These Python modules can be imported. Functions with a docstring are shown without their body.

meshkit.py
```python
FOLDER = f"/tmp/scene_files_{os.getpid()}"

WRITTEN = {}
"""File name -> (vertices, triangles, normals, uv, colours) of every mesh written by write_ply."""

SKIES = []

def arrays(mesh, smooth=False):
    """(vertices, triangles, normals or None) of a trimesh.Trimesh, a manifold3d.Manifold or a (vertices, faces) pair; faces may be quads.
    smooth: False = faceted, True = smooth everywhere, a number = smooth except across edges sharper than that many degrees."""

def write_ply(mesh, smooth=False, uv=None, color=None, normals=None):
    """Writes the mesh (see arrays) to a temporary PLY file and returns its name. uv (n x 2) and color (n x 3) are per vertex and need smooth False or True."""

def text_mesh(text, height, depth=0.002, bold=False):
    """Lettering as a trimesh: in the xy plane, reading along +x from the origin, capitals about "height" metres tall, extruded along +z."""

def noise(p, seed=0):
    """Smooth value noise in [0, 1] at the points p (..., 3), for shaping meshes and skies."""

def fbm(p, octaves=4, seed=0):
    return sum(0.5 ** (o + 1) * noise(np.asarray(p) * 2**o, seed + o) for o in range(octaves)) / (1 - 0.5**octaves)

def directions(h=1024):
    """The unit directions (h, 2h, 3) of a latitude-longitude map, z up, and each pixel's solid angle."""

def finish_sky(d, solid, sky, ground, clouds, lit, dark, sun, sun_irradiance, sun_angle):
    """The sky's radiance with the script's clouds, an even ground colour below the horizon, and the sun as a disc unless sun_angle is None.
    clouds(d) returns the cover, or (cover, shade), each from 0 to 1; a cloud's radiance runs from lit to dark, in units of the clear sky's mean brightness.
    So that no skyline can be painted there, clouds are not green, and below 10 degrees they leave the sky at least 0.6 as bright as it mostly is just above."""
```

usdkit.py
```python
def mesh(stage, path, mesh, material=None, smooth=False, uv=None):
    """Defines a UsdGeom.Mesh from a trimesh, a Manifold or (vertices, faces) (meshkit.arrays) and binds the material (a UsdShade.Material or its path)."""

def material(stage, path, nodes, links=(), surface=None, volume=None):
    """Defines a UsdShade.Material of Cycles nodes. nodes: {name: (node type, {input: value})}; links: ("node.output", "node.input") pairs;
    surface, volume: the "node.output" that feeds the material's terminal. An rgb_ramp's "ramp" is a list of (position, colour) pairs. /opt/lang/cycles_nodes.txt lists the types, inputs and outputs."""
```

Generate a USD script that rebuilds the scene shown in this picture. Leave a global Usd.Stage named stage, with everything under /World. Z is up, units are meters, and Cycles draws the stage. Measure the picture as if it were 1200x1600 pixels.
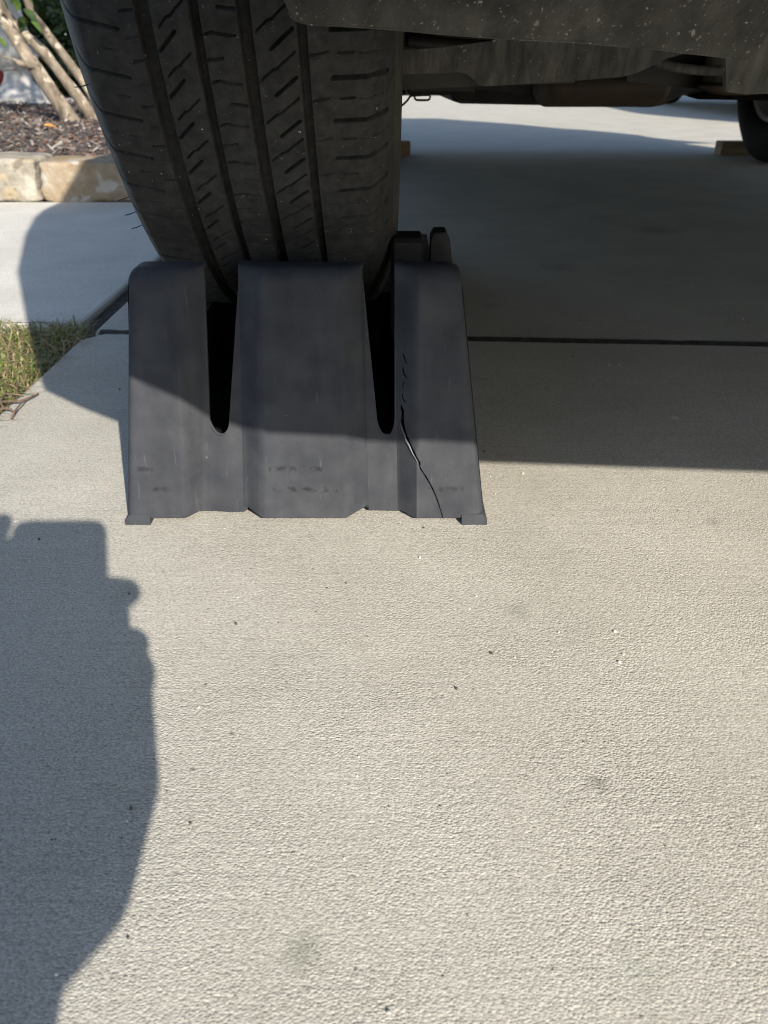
import math, random
import numpy as np, trimesh, manifold3d, shapely
from shapely.geometry import Polygon, LineString
import usdkit, meshkit
from pxr import Usd, UsdGeom, UsdShade, UsdLux, Gf, Sdf

stage = Usd.Stage.CreateInMemory()
UsdGeom.SetStageUpAxis(stage, UsdGeom.Tokens.z)
UsdGeom.SetStageMetersPerUnit(stage, 1.0)
UsdGeom.Xform.Define(stage, '/World')
UsdGeom.Scope.Define(stage, '/World/Looks')
rng = np.random.default_rng(7)
random.seed(7)

# ------------------------------------------------------------------ camera, sky, sun, exposure
CAM_H, PITCH = 0.335, 30.4
cam = UsdGeom.Camera.Define(stage, '/World/camera')
cam.AddTranslateOp().Set(Gf.Vec3d(0, 0, CAM_H))
cam.AddRotateXOp().Set(90.0 - PITCH)
cam.CreateHorizontalApertureAttr(36.0)
cam.CreateVerticalApertureAttr(48.0)
cam.CreateFocalLengthAttr(36.0)
cam.CreateClippingRangeAttr(Gf.Vec2f(0.005, 1000))
cam.CreateFStopAttr(19.0)
cam.CreateFocusDistanceAttr(0.52)
cam.CreateExposureAttr(1.04)

SUN = np.array([0.383, -0.846, 0.5345]); SUN /= np.linalg.norm(SUN)
SUN_EL, SUN_ROT = math.asin(SUN[2]), math.atan2(SUN[0], SUN[1])
dome = UsdLux.DomeLight.Define(stage, '/World/sky')
dome.GetPrim().SetCustomDataByKey('kind', 'structure')
skym = usdkit.material(stage, '/World/Looks/sky', {
    's': ('sky_texture', {'sky_type': 'single_scattering', 'sun_disc': False, 'sun_elevation': SUN_EL, 'sun_rotation': SUN_ROT,
                          'altitude': 10.0, 'air_density': 1.0, 'aerosol_density': 1.0, 'ozone_density': 2.5}),
    'b': ('background_shader', {'strength': 0.115})}, [('s.color', 'b.color')], surface='b.background')
UsdShade.MaterialBindingAPI.Apply(dome.GetPrim()).Bind(skym)
sun = UsdLux.DistantLight.Define(stage, '/World/sun')
sun.CreateNormalizeAttr(True); sun.CreateIntensityAttr(1.05); sun.CreateAngleAttr(0.55); sun.CreateColorAttr(Gf.Vec3f(1.0, 0.93, 0.83))
zx = SUN; xx = np.cross([0, 0, 1.0], zx); xx /= np.linalg.norm(xx); yy = np.cross(zx, xx)
sun.AddTransformOp().Set(Gf.Matrix4d(*xx, 0, *yy, 0, *zx, 0, 0, 0, 0, 1))

# ------------------------------------------------------------------ helpers
used = {}
def numbered(path):
    n = used.get(path, 0); used[path] = n + 1
    return path if n == 0 else '%s_%03d' % (path, n)

def setdata(p, **kw):
    for k, v in kw.items():
        if v: p.SetCustomDataByKey(k, v)

def thing(name, label=None, cat=None, loc=(0, 0, 0), rz=0, group=None, kind=None):
    x = UsdGeom.Xform.Define(stage, numbered('/World/' + name))
    if any(loc): x.AddTranslateOp().Set(Gf.Vec3d(*map(float, loc)))
    if rz: x.AddRotateZOp().Set(float(rz))
    setdata(x.GetPrim(), label=label, category=cat, group=group, kind=kind)
    return str(x.GetPath())

def sub(name, parent):
    return str(UsdGeom.Xform.Define(stage, numbered(parent + '/' + name)).GetPath())

def obj(name, m, mat, parent='/World', smooth=35, **kw):
    o = usdkit.mesh(stage, numbered(parent + '/' + name), m, mat, smooth)
    setdata(o.GetPrim(), **kw)
    return str(o.GetPath())

def cat(ms): return trimesh.util.concatenate([trimesh.Trimesh(m[0], m[1], process=False) if isinstance(m, tuple) else m for m in ms])

def box(x0, x1, y0, y1, z0, z1, bev=0.0):
    if bev:
        p = [(x, y, z) for x in (x0, x1) for y in (y0, y1) for z in (z0, z1)]
        pts = []
        c = np.array([(x0 + x1) / 2, (y0 + y1) / 2, (z0 + z1) / 2])
        for q in p:
            s = np.sign(np.array(q) - c)
            for ax in range(3):
                r = np.array(q, float)
                for k in range(3):
                    if k != ax: r[k] -= s[k] * bev
                pts.append(r)
        return trimesh.convex.convex_hull(np.array(pts))
    m = trimesh.creation.box((x1 - x0, y1 - y0, z1 - z0)); m.apply_translation(((x0 + x1) / 2, (y0 + y1) / 2, (z0 + z1) / 2)); return m

def hull(pts): return trimesh.convex.convex_hull(np.array(pts, float))

def to_man(m):
    m = trimesh.Trimesh(m.vertices, m.faces, process=True)
    return manifold3d.Manifold(manifold3d.Mesh(np.asarray(m.vertices, np.float32), np.asarray(m.faces, np.uint32)))

def tube(pts, rad, sides=8, cap=True):
    pts = np.array(pts, float); n = len(pts); rad = np.broadcast_to(rad, n)
    t = np.gradient(pts, axis=0); t /= np.linalg.norm(t, axis=1, keepdims=True)
    up = np.array([0.13, 0.37, 0.92]); v = []
    for i in range(n):
        a = np.cross(t[i], up); a /= np.linalg.norm(a); b = np.cross(a, t[i])
        for k in range(sides):
            q = 2 * math.pi * k / sides
            v.append(pts[i] + rad[i] * (math.cos(q) * a + math.sin(q) * b))
    f = []
    for i in range(n - 1):
        for k in range(sides):
            a0, a1 = i * sides + k, i * sides + (k + 1) % sides
            f += [(a0, a1, a1 + sides), (a0, a1 + sides, a0 + sides)]
    if cap:
        v += [pts[0], pts[-1]]; c0, c1 = n * sides, n * sides + 1
        for k in range(sides):
            f += [(c0, (k + 1) % sides, k), (c1, (n - 1) * sides + k, (n - 1) * sides + (k + 1) % sides)]
    return trimesh.Trimesh(np.array(v), np.array(f)[:, ::-1], process=False)

def spline(pts, n=20):
    from scipy.interpolate import CubicSpline, PchipInterpolator
    pts = np.array(pts, float); s = np.r_[0, np.cumsum(np.linalg.norm(np.diff(pts[:, :3], axis=0), axis=1))]
    return PchipInterpolator(s, pts)(np.linspace(0, s[-1], n))

def lathe(profile, axis='z', seg=48):
    m = trimesh.creation.revolve(np.array(profile, float), sections=seg)
    if axis == 'x':
        m.apply_transform(trimesh.transformations.rotation_matrix(math.pi / 2, (0, 1, 0)))
    return m

def grid_faces(nr, nc, keep=None):
    i, j = np.meshgrid(np.arange(nr - 1), np.arange(nc - 1), indexing='ij')
    a = (i * nc + j).ravel(); q = np.stack([a, a + 1, a + nc + 1, a + nc], 1)
    if keep is not None: q = q[keep.ravel()]
    return np.vstack([q[:, [0, 1, 2]], q[:, [0, 2, 3]]])

def mat(name, c1, c2=None, rough=0.6, scale=20, detail=6, stretch=None, bump=0, bscale=None, spots=None, spec=0.5, metal=0, lo=0.35, hi=0.65, trans=0, coord='position', mott=None, coat=0):
    """colour noise between c1 and c2, optional bump, optional specks (scale, threshold, colour)"""
    c2 = c2 or c1
    n = {'g': ('geometry', {}), 'p': ('principled_bsdf', {'roughness': rough, 'specular_ior_level': spec, 'metallic': metal, 'coat_weight': coat}),
         'n': ('noise_texture', {'scale': scale, 'detail': detail, 'roughness': 0.6}),
         'r': ('rgb_ramp', {'ramp': [(lo, c1), (hi, c2)]})}
    l = [('n.fac', 'r.fac')]
    src = 'g.position'
    if coord == 'object':
        n['tc'] = ('texture_coordinate', {}); src = 'tc.object'
    if stretch:
        n['m'] = ('mapping', {'scale': stretch}); l += [(src, 'm.vector')]; vec = 'm.vector'
    else: vec = src
    l.append((vec, 'n.vector'))
    col = 'r.color'
    if mott:                                   # (scale, low factor): large soft mottling that multiplies
        n['n2'] = ('noise_texture', {'scale': mott[0], 'detail': 5, 'roughness': 0.6}); n['r2'] = ('rgb_ramp', {'ramp': [(0.3, (mott[1],) * 3), (0.7, (1.08,) * 3)]})
        n['x2'] = ('mix', {'mix_type': 'multiply', 'fac': 1.0}); l += [(src, 'n2.vector'), ('n2.fac', 'r2.fac'), (col, 'x2.color1'), ('r2.color', 'x2.color2')]; col = 'x2.color'
    if spots:
        for k, (ss, th, sc) in enumerate(spots):
            v, w, mx = 'v%d' % k, 'w%d' % k, 'sx%d' % k
            n[v] = ('noise_texture', {'scale': ss, 'detail': 2.5, 'roughness': 0.55}); n[w] = ('rgb_ramp', {'ramp': [(th, (0, 0, 0)), (th + 0.05, (1, 1, 1))]})
            n[mx] = ('mix', {'mix_type': 'mix', 'color2': sc}); l += [(src, v + '.vector'), (v + '.fac', w + '.fac'), (w + '.color', mx + '.fac'), (col, mx + '.color1')]; col = mx + '.color'
    l.append((col, 'p.base_color'))
    if bump:
        n['bn'] = ('noise_texture', {'scale': bscale or scale * 3, 'detail': 5, 'roughness': 0.65}); n['bp'] = ('bump', {'strength': 1.0, 'distance': bump})
        l += [(vec if stretch else src, 'bn.vector'), ('bn.fac', 'bp.height'), ('bp.normal', 'p.normal')]
    s = 'p.BSDF'
    if trans:
        n['tb'] = ('translucent_bsdf', {}); n['mc'] = ('mix_closure', {'fac': trans}); l += [(col, 'tb.color'), ('p.BSDF', 'mc.closure1'), ('tb.BSDF', 'mc.closure2')]; s = 'mc.closure'
    return usdkit.material(stage, '/World/Looks/' + name, n, l, surface=s)

# ------------------------------------------------------------------ materials
def concrete(name, c1, c2, stains=()):
    n = {'g': ('geometry', {}), 'p': ('principled_bsdf', {'roughness': 0.9, 'specular_ior_level': 0.25}),
         'm': ('mapping', {'scale': (0.72, 1.0, 1.0)}),
         'n1': ('noise_texture', {'scale': 760, 'detail': 5, 'roughness': 0.72}),      # broomed grain
         'n2': ('noise_texture', {'scale': 6, 'detail': 5, 'roughness': 0.6}),         # mottling
         'n3': ('noise_texture', {'scale': 300, 'detail': 4, 'roughness': 0.65}),
         'mb': ('mapping', {'scale': (7.0, 420.0, 7.0), 'rotation': (0, 0, 0.012)}), 'nb': ('noise_texture', {'scale': 1.0, 'detail': 4, 'roughness': 0.6}), 'vb': ('math', {'math_type': 'multiply_add', 'value2': 0.55}),
         'np': ('noise_texture', {'scale': 11, 'detail': 4, 'roughness': 0.6}), 'mp': ('map_range', {'from_min': 0.30, 'from_max': 0.70, 'to_min': 0.45, 'to_max': 1.15, 'clamp': True}),
         'rb': ('rgb_ramp', {'ramp': [(0.3, (0.93, 0.93, 0.93)), (0.7, (1.05, 1.05, 1.05))]}), 'xb': ('mix', {'mix_type': 'multiply', 'fac': 1.0}),
         'vo': ('voronoi_texture', {'feature': 'f1', 'scale': 900, 'randomness': 1.0}), 'va': ('math', {'math_type': 'multiply_add', 'value2': -0.95}), 'n1s': ('math', {'math_type': 'multiply', 'value2': 0.45}), 'cw': ('rgb_to_bw', {}), 'rc': ('rgb_ramp', {'ramp': [(0.1, (0.80, 0.79, 0.775)), (0.5, (1.0, 1.0, 1.0)), (0.9, (1.13, 1.13, 1.13))]}), 'xc': ('mix', {'mix_type': 'multiply', 'fac': 1.0}),
         'n4': ('noise_texture', {'scale': 300, 'detail': 3, 'roughness': 0.6}),      # pits
         'n5': ('noise_texture', {'scale': 150, 'detail': 2.0}),                        # pale chips
         'r1': ('rgb_ramp', {'ramp': [(0.34, c1), (0.62, c2)]}),
         'r2': ('rgb_ramp', {'ramp': [(0.28, (0.87, 0.865, 0.85)), (0.72, (1.06, 1.06, 1.06))]}),
         'r4': ('rgb_ramp', {'ramp': [(0.285, (0.38, 0.36, 0.34)), (0.345, (1, 1, 1))]}),
         'r5': ('rgb_ramp', {'ramp': [(0.745, (0, 0, 0)), (0.80, (0.8, 0.8, 0.8))]}),
         'x1': ('mix', {'mix_type': 'multiply', 'fac': 1.0}), 'x2': ('mix', {'mix_type': 'multiply', 'fac': 1.0}),
         'x3': ('mix', {'mix_type': 'mix', 'color2': (0.74, 0.71, 0.65)}),
         'h': ('math', {'math_type': 'multiply_add', 'value2': 0.42}), 'hb': ('math', {'math_type': 'multiply_add', 'value2': 0.25}),
         'rp': ('rgb_ramp', {'ramp': [(0.235, (0, 0, 0)), (0.30, (1, 1, 1))]}),
         'b': ('bump', {'strength': 1.0, 'distance': 0.0005})}
    l = [('g.position', 'm.vector'), ('m.vector', 'n1.vector'), ('g.position', 'n2.vector'), ('m.vector', 'n3.vector'), ('g.position', 'n4.vector'), ('m.vector', 'n5.vector'),
         ('n1.fac', 'r1.fac'), ('n2.fac', 'r2.fac'), ('n4.fac', 'r4.fac'), ('n5.fac', 'r5.fac'), ('r1.color', 'x1.color1'), ('r2.color', 'x1.color2'),
         ('x1.color', 'x2.color1'), ('r4.color', 'x2.color2'), ('x2.color', 'x3.color1'), ('r5.color', 'x3.fac'),
         ('n3.fac', 'h.value1'), ('n1.fac', 'n1s.value1'), ('n1s.value', 'h.value3'), ('vo.color', 'cw.color'), ('cw.val', 'rc.fac'), ('xb.color', 'xc.color1'), ('rc.color', 'xc.color2'), ('n4.fac', 'rp.fac'), ('rp.color', 'hb.value1'), ('h.value', 'hb.value3'), ('m.vector', 'vo.vector'), ('vo.distance', 'va.value1'), ('hb.value', 'va.value3'), ('va.value', 'vb.value3'), ('g.position', 'mb.vector'), ('mb.vector', 'nb.vector'), ('nb.fac', 'vb.value1'), ('vb.value', 'b.height'), ('g.position', 'np.vector'), ('np.fac', 'mp.value'), ('mp.result', 'b.strength'), ('nb.fac', 'rb.fac'), ('x3.color', 'xb.color1'), ('rb.color', 'xb.color2'), ('b.normal', 'p.normal')]
    col = 'xc.color'
    for k, (sx, sy, r, c, amt) in enumerate(stains):                                    # old drips on the concrete
        n['d%d' % k] = ('vector_math', {'math_type': 'distance', 'vector2': (sx, sy, 0)})
        n['e%d' % k] = ('math', {'math_type': 'multiply_add', 'value2': r * 1.6})
        n['f%d' % k] = ('map_range', {'from_min': r * 1.75, 'from_max': r * 0.8, 'to_min': 0.0, 'to_max': amt, 'clamp': True})
        n['q%d' % k] = ('noise_texture', {'scale': 55, 'detail': 5, 'roughness': 0.7})
        n['y%d' % k] = ('mix', {'mix_type': 'multiply', 'color2': c})
        l += [('m.vector' if 0 else 'g.position', 'd%d.vector1' % k), ('g.position', 'q%d.vector' % k), ('q%d.fac' % k, 'e%d.value1' % k), ('d%d.value' % k, 'e%d.value3' % k), ('e%d.value' % k, 'f%d.value' % k),
              ('f%d.result' % k, 'y%d.fac' % k), (col, 'y%d.color1' % k)]
        col = 'y%d.color' % k
    l.append((col, 'p.base_color'))
    return usdkit.material(stage, '/World/Looks/' + name, n, l, surface='p.BSDF')

C_DRIVE = concrete('driveway_concrete', (0.295, 0.281, 0.240), (0.472, 0.450, 0.392), [
    (-0.036, 0.192, 0.013, (0.62, 0.66, 0.62), 0.75), (0.115, 0.283, 0.008, (0.45, 0.45, 0.45), 0.8), (0.094, 0.432, 0.016, (0.72, 0.75, 0.74), 0.7),
    (0.277, 0.555, 0.010, (0.7, 0.7, 0.68), 0.7), (0.11, 0.182, 0.02, (0.82, 0.86, 0.82), 0.6), (-0.088, 0.318, 0.0022, (0.3, 0.25, 0.2), 0.9),
    (0.21, 0.206, 0.010, (1.35, 1.36, 1.36), 0.5), (0.317, 0.774, 0.006, (1.9, 1.9, 1.9), 0.7), (0.33, 1.48, 0.05, (0.62, 0.62, 0.62), 0.7), (0.62, 1.85, 0.07, (0.6, 0.6, 0.6), 0.7), (0.17, 1.22, 0.025, (0.7, 0.7, 0.7), 0.7)])
C_WALK = concrete('walkway_concrete', (0.44, 0.425, 0.385), (0.60, 0.585, 0.54))
JOINT = mat('joint_dirt', (0.030, 0.027, 0.022), (0.07, 0.06, 0.05), 0.95, 60)
SOIL = mat('soil', (0.05, 0.04, 0.03), (0.10, 0.085, 0.06), 0.95, 30, bump=0.01)
LAWN = mat('lawn', (0.05, 0.07, 0.025), (0.12, 0.12, 0.05), 0.95, 8, bump=0.02, bscale=60)
MULCHG = mat('mulch_ground', (0.03, 0.025, 0.022), (0.075, 0.06, 0.05), 0.95, 60, bump=0.012, bscale=90)

# ------------------------------------------------------------------ ground
def quad(x0, x1, y0, y1, z): return (np.array([[x0, y0, z], [x1, y0, z], [x1, y1, z], [x0, y1, z]]), np.array([[0, 1, 2], [0, 2, 3]]))
obj('ground', quad(-300, 300, -300, 300, -0.16), LAWN, kind='structure', label='lawn ground around the driveway')

def slab(parent, poly, material, thick=0.12, ztop=0.0, bev=0.006, name='slab'):
    """a poured slab with a rounded arris; poly is counter-clockwise (x, y)"""
    P = Polygon(poly)
    rings = []
    for inset, z in ((0, ztop - thick), (0, ztop - bev), (bev * 0.3, ztop - bev * 0.3), (bev, ztop)):
        q = np.array(P.buffer(-inset, join_style=2).exterior.coords)[:-1] if inset else np.array(poly, float)
        # keep ring ordering alike
        k = np.argmin(np.linalg.norm(q - np.array(poly[0]), axis=1)); q = np.roll(q, -k, axis=0)
        if Polygon(q).exterior.is_ccw is False: q = np.vstack([q[:1], q[1:][::-1]])
        rings.append(np.c_[q, np.full(len(q), z)])
    n = len(poly); v = np.vstack(rings); f = []
    for r in range(3):
        for k in range(n):
            a, b = r * n + k, r * n + (k + 1) % n
            f += [(a, b, b + n), (a, b + n, a + n)]
    f += [(3 * n, 3 * n + k, 3 * n + k + 1) for k in range(1, n - 1)]
    return obj(name, (v, np.array(f)), material, parent, smooth=20)

DX0 = -0.43
jl = lambda x: 1.0585 - 0.062 * x                # the joint runs a little askew
drive = thing('driveway', 'broomed pale concrete driveway in poured slabs', None, kind='structure')
def edge(x0, x1, f, n, amp, seed, rev=False):
    xs = np.linspace(x0, x1, n); ys = np.array([f(x) for x in xs]) + amp * (meshkit.fbm(np.c_[xs * 9, np.zeros(n), np.zeros(n)], 4, seed) - 0.5)
    e = list(zip(xs, ys)); return e[::-1] if rev else e
slab(drive, [(DX0 + 0.006, -4.0), (6.5, -4.0)] + edge(DX0 + 0.03, 6.5, lambda x: jl(x) - 0.005, 160, 0.005, 3, True) + [(DX0 + 0.004, jl(DX0) - 0.035)], C_DRIVE)
slab(drive, edge(DX0 + 0.012, 6.5, lambda x: jl(x) + 0.005, 160, 0.005, 5) + edge(DX0 + 0.012, 6.5, lambda x: 5.28, 60, 0.006, 6, True), C_DRIVE)
slab(drive, edge(DX0 + 0.012, 6.5, lambda x: 5.288, 60, 0.006, 6) + [(6.5, 16.0), (DX0 + 0.012, 16.0)], C_DRIVE)
obj('joint_bed', box(DX0 - 0.02, 6.55, -4.05, 16.05, -0.15, -0.026), JOINT, drive)
V_ = []
for x_ in np.linspace(DX0 + 0.02, 6.5, 900): V_ += [(x_, jl(x_) - 0.004 - 0.005 * float(meshkit.fbm(np.array([[x_ * 30, 0.5, 0.5]]), 3, 6)[0]), -0.0025), (x_, jl(x_) + 0.004 + 0.009 * float(meshkit.fbm(np.array([[x_ * 34, 3.5, 0.5]]), 4, 7)[0]), 0.0004)]
obj('joint_filler', (np.array(V_), np.array([q for k in range(899) for q in ((2 * k, 2 * k + 2, 2 * k + 3), (2 * k, 2 * k + 3, 2 * k + 1))])), mat('joint_tar', (0.012, 0.011, 0.010), (0.055, 0.05, 0.042), 0.95, 70, bump=0.003, bscale=300), drive)
obj('edge_dirt', box(DX0 - 0.05, DX0 + 0.011, 1.10, 2.27, -0.10, -0.012), 'joint_tar_' and UsdShade.Material.Get(stage, '/World/Looks/joint_tar'), drive)
walk = thing('walkway', 'pale concrete garden walkway left of the driveway', None, kind='structure')
wl = lambda x: 1.128 + 0.03 * (x + 0.6)
slab(walk, edge(-6.0, DX0 - 0.022, wl, 200, 0.006, 9) + [(DX0 - 0.016, 2.28), (-6.0, 2.28)], C_WALK, ztop=-0.002)
obj('joint_bed', box(-6.0, DX0 - 0.012, 1.15, 2.30, -0.15, -0.06), JOINT, walk)

def grains(n, seed, rmin, rmax):
    r = np.random.default_rng(seed); V, F = [], []
    for _ in range(n):
        x, y = r.uniform(-0.40, 0.75), 0.12 + 1.2 * r.random() ** 1.3; q = r.uniform(rmin, rmax); b = trimesh.creation.icosahedron(); v = b.vertices * q * r.uniform(0.6, 1.25, 3) + r.normal(0, q * 0.12, (12, 3))
        k = len(V) * 12; V.append(v + [x, y, q * 0.45]); F.append(b.faces + k)
    return np.vstack(V), np.vstack(F)
gr_ = thing('grit', 'loose sand grains and grit scattered over the driveway', 'grit', kind='stuff')
obj('dark_grain', grains(110, 61, 0.0005, 0.0013), mat('dark_grit', (0.04, 0.035, 0.03), (0.10, 0.085, 0.07), 0.9, 300), gr_, smooth=False, kind='stuff')
obj('pale_grain', grains(150, 62, 0.0005, 0.0012), mat('pale_grit', (0.45, 0.42, 0.37), (0.66, 0.63, 0.58), 0.9, 300), gr_, smooth=False, kind='stuff')

# far: street and lawn on the left keep going
# ------------------------------------------------------------------ grass patch between walkway and driveway
def ground_patch(x0, x1, y0, y1, nx, ny, zf, m, name, **kw):
    xs, ys = np.linspace(x0, x1, nx), np.linspace(y0, y1, ny); X, Y = np.meshgrid(xs, ys)
    v = np.c_[X.ravel(), Y.ravel(), zf(X, Y).ravel()]
    return obj(name, (v, grid_faces(ny, nx)), m, smooth=True, **kw)
ground_patch(-3.0, DX0 - 0.004, -2.0, 1.125, 60, 90, lambda X, Y: -0.028 + 0.02 * meshkit.fbm(np.stack([X * 8, Y * 8, 0 * X], -1), 3, 2), SOIL, 'soil', kind='structure', label='bare soil under the grass patch')
GRASS = [mat('grass_green', (0.06, 0.12, 0.015), (0.14, 0.20, 0.03), 0.6, 60, trans=0.25), mat('grass_straw', (0.24, 0.19, 0.09), (0.36, 0.29, 0.15), 0.7, 60, trans=0.2)]
def blades(n, reg, hmin, hmax, lean, w, seed, z0=-0.02):
    r = np.random.default_rng(seed); V, F = [], []
    for _ in range(n):
        x, y = reg(r); h = r.uniform(hmin, hmax); a = r.uniform(0, 2 * math.pi); le = r.uniform(*lean) * h; ww = w * r.uniform(0.6, 1.3)
        d = np.array([math.cos(a), math.sin(a), 0]); s = np.array([-d[1], d[0], 0]) * ww
        p0 = np.array([x, y, z0]); p1 = p0 + d * le * 0.35 + [0, 0, h * 0.6]; p2 = p0 + d * le + [0, 0, max(0.02, h * (1 - 0.45 * le / h))]
        k = len(V); V += [p0 - s, p0 + s, p1 - s * 0.8, p1 + s * 0.8, p2]; F += [(k, k + 1, k + 3), (k, k + 3, k + 2), (k + 2, k + 3, k + 4)]
    return (np.array(V), np.array(F))
def reg_grass(r):
    while True:
        x, y = r.uniform(-1.0, DX0 - 0.006), r.uniform(0.72, 1.122)
        if r.random() < (0.35 + 0.65 * (meshkit.fbm(np.array([[x * 9, y * 9, 0.3]]), 2, 4)[0] > 0.42)): return x, y
g = thing('grass', 'mixed green and straw grass in the corner of walkway and driveway', 'grass', kind='stuff')
obj('green_blade', blades(3000, reg_grass, 0.018, 0.046, (0.3, 1.2), 0.0011, 11), GRASS[0], g, smooth=False, kind='stuff')
obj('dry_blade', blades(6800, reg_grass, 0.014, 0.042, (0.8, 1.9), 0.0010, 12), GRASS[1], g, smooth=False, kind='stuff')

TWIG = mat('dry_twig', (0.07, 0.045, 0.03), (0.17, 0.115, 0.075), 0.8, 150)
tw_specs = [([(-0.437, 0.812), (-0.41, 0.805), (-0.401, 0.838)], 0.0016, 'longest dry twig bending across the driveway edge below the grass'), ([(-0.422, 0.793), (-0.434, 0.826), (-0.416, 0.832)], 0.0014, 'hooked brown twig lying over the longest twig on the slab edge'), ([(-0.441, 0.871), (-0.424, 0.832)], 0.0012, 'short dry stalk pointing from the grass down to the other twigs'), ([(-0.402, 0.766), (-0.406, 0.816)], 0.0013, 'thin dark stalk lying farthest onto the concrete, clear of the grass'), ([(-0.426, 0.782), (-0.403, 0.778)], 0.0018, 'stout short twig lowest of those below the grass patch')]
for (pts, r0, lab) in tw_specs:
    pts = np.array(pts, float); pts = np.c_[pts, [0.003] + [0.007] * (len(pts) - 2) + [0.0025]] if len(pts) > 2 else np.array([[*pts[0], 0.003], [*(pts.mean(0) + 0.002), 0.008], [*pts[1], 0.003]])
    obj('twig', tube(spline(pts, 9), np.linspace(r0, r0 * 0.6, 9), 6), TWIG, smooth=True, label=lab, category='twig', group='dry twigs beside the grass')

# ------------------------------------------------------------------ stone edging and mulch bed
STONE = mat('edging_stone', (0.21, 0.185, 0.14), (0.37, 0.34, 0.285), 0.9, 22, bump=0.008, bscale=45, spots=[(13, 0.58, (0.30, 0.245, 0.16)), (26, 0.63, (0.17, 0.145, 0.11))], mott=(11, 0.72))
STONE2 = mat('edging_stone_ochre', (0.24, 0.165, 0.085), (0.37, 0.31, 0.23), 0.9, 12, bump=0.008, bscale=45, spots=[(14, 0.57, (0.36, 0.33, 0.28)), (20, 0.62, (0.15, 0.12, 0.085))], mott=(9, 0.72))
def stone(x0, x1, y0, y1, h, seed):
    m = trimesh.creation.box((1, 1, 1))
    for _ in range(5): m = m.subdivide()
    v = m.vertices; c = np.abs(v * 2) ; r = np.linalg.norm(v * 2, ord=14, axis=1) ; v = v / r[:, None] * 1.0
    v = v * [x1 - x0, y1 - y0, h]; v = v + [(x0 + x1) / 2, (y0 + y1) / 2, h / 2 - 0.004]
    nz = (meshkit.fbm(v * 13, 5, seed) - 0.5) * 1.2 + (meshkit.fbm(v * 45, 4, seed + 9) - 0.5) * 0.35; d = v - v.mean(0); d /= np.linalg.norm(d, axis=1, keepdims=True)
    v = v + d * (nz * 0.026)[:, None]; v[:, 2] = np.where(v[:, 2] < h * 0.3, v[:, 2], v[:, 2])
    return trimesh.Trimesh(v, m.faces, process=False)
for (x0, x1, mt, sd, lab) in [(-1.62, -1.29, STONE2, 1, 'pale stone block at the end of the edging, left of the cream block'), (-1.285, -0.954, STONE, 2, 'cream weathered stone block of the bed edging, leftmost in view'),
                              (-0.944, -0.62, STONE2, 3, 'ochre topped stone block of the bed edging next to the wheel'), (-0.613, -0.33, STONE, 4, 'stone block of the bed edging hidden behind the wheel')]:
    obj('edging_stone', stone(x0, x1, 2.275, 2.45, 0.105 + 0.004 * (sd % 3), sd), mt, smooth=40, label=lab, category='stone', group='stone edging of the flower bed')
bedz = lambda X, Y: 0.062 + 0.012 * (Y - 2.4) + 0.03 * meshkit.fbm(np.stack([X * 5, Y * 5, 0 * X], -1), 3, 8)
ground_patch(-7.0, -0.33, 2.40, 9.2, 110, 110, bedz, MULCHG, 'flower_bed', kind='structure', label='mulched flower bed behind the stone edging')
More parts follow.
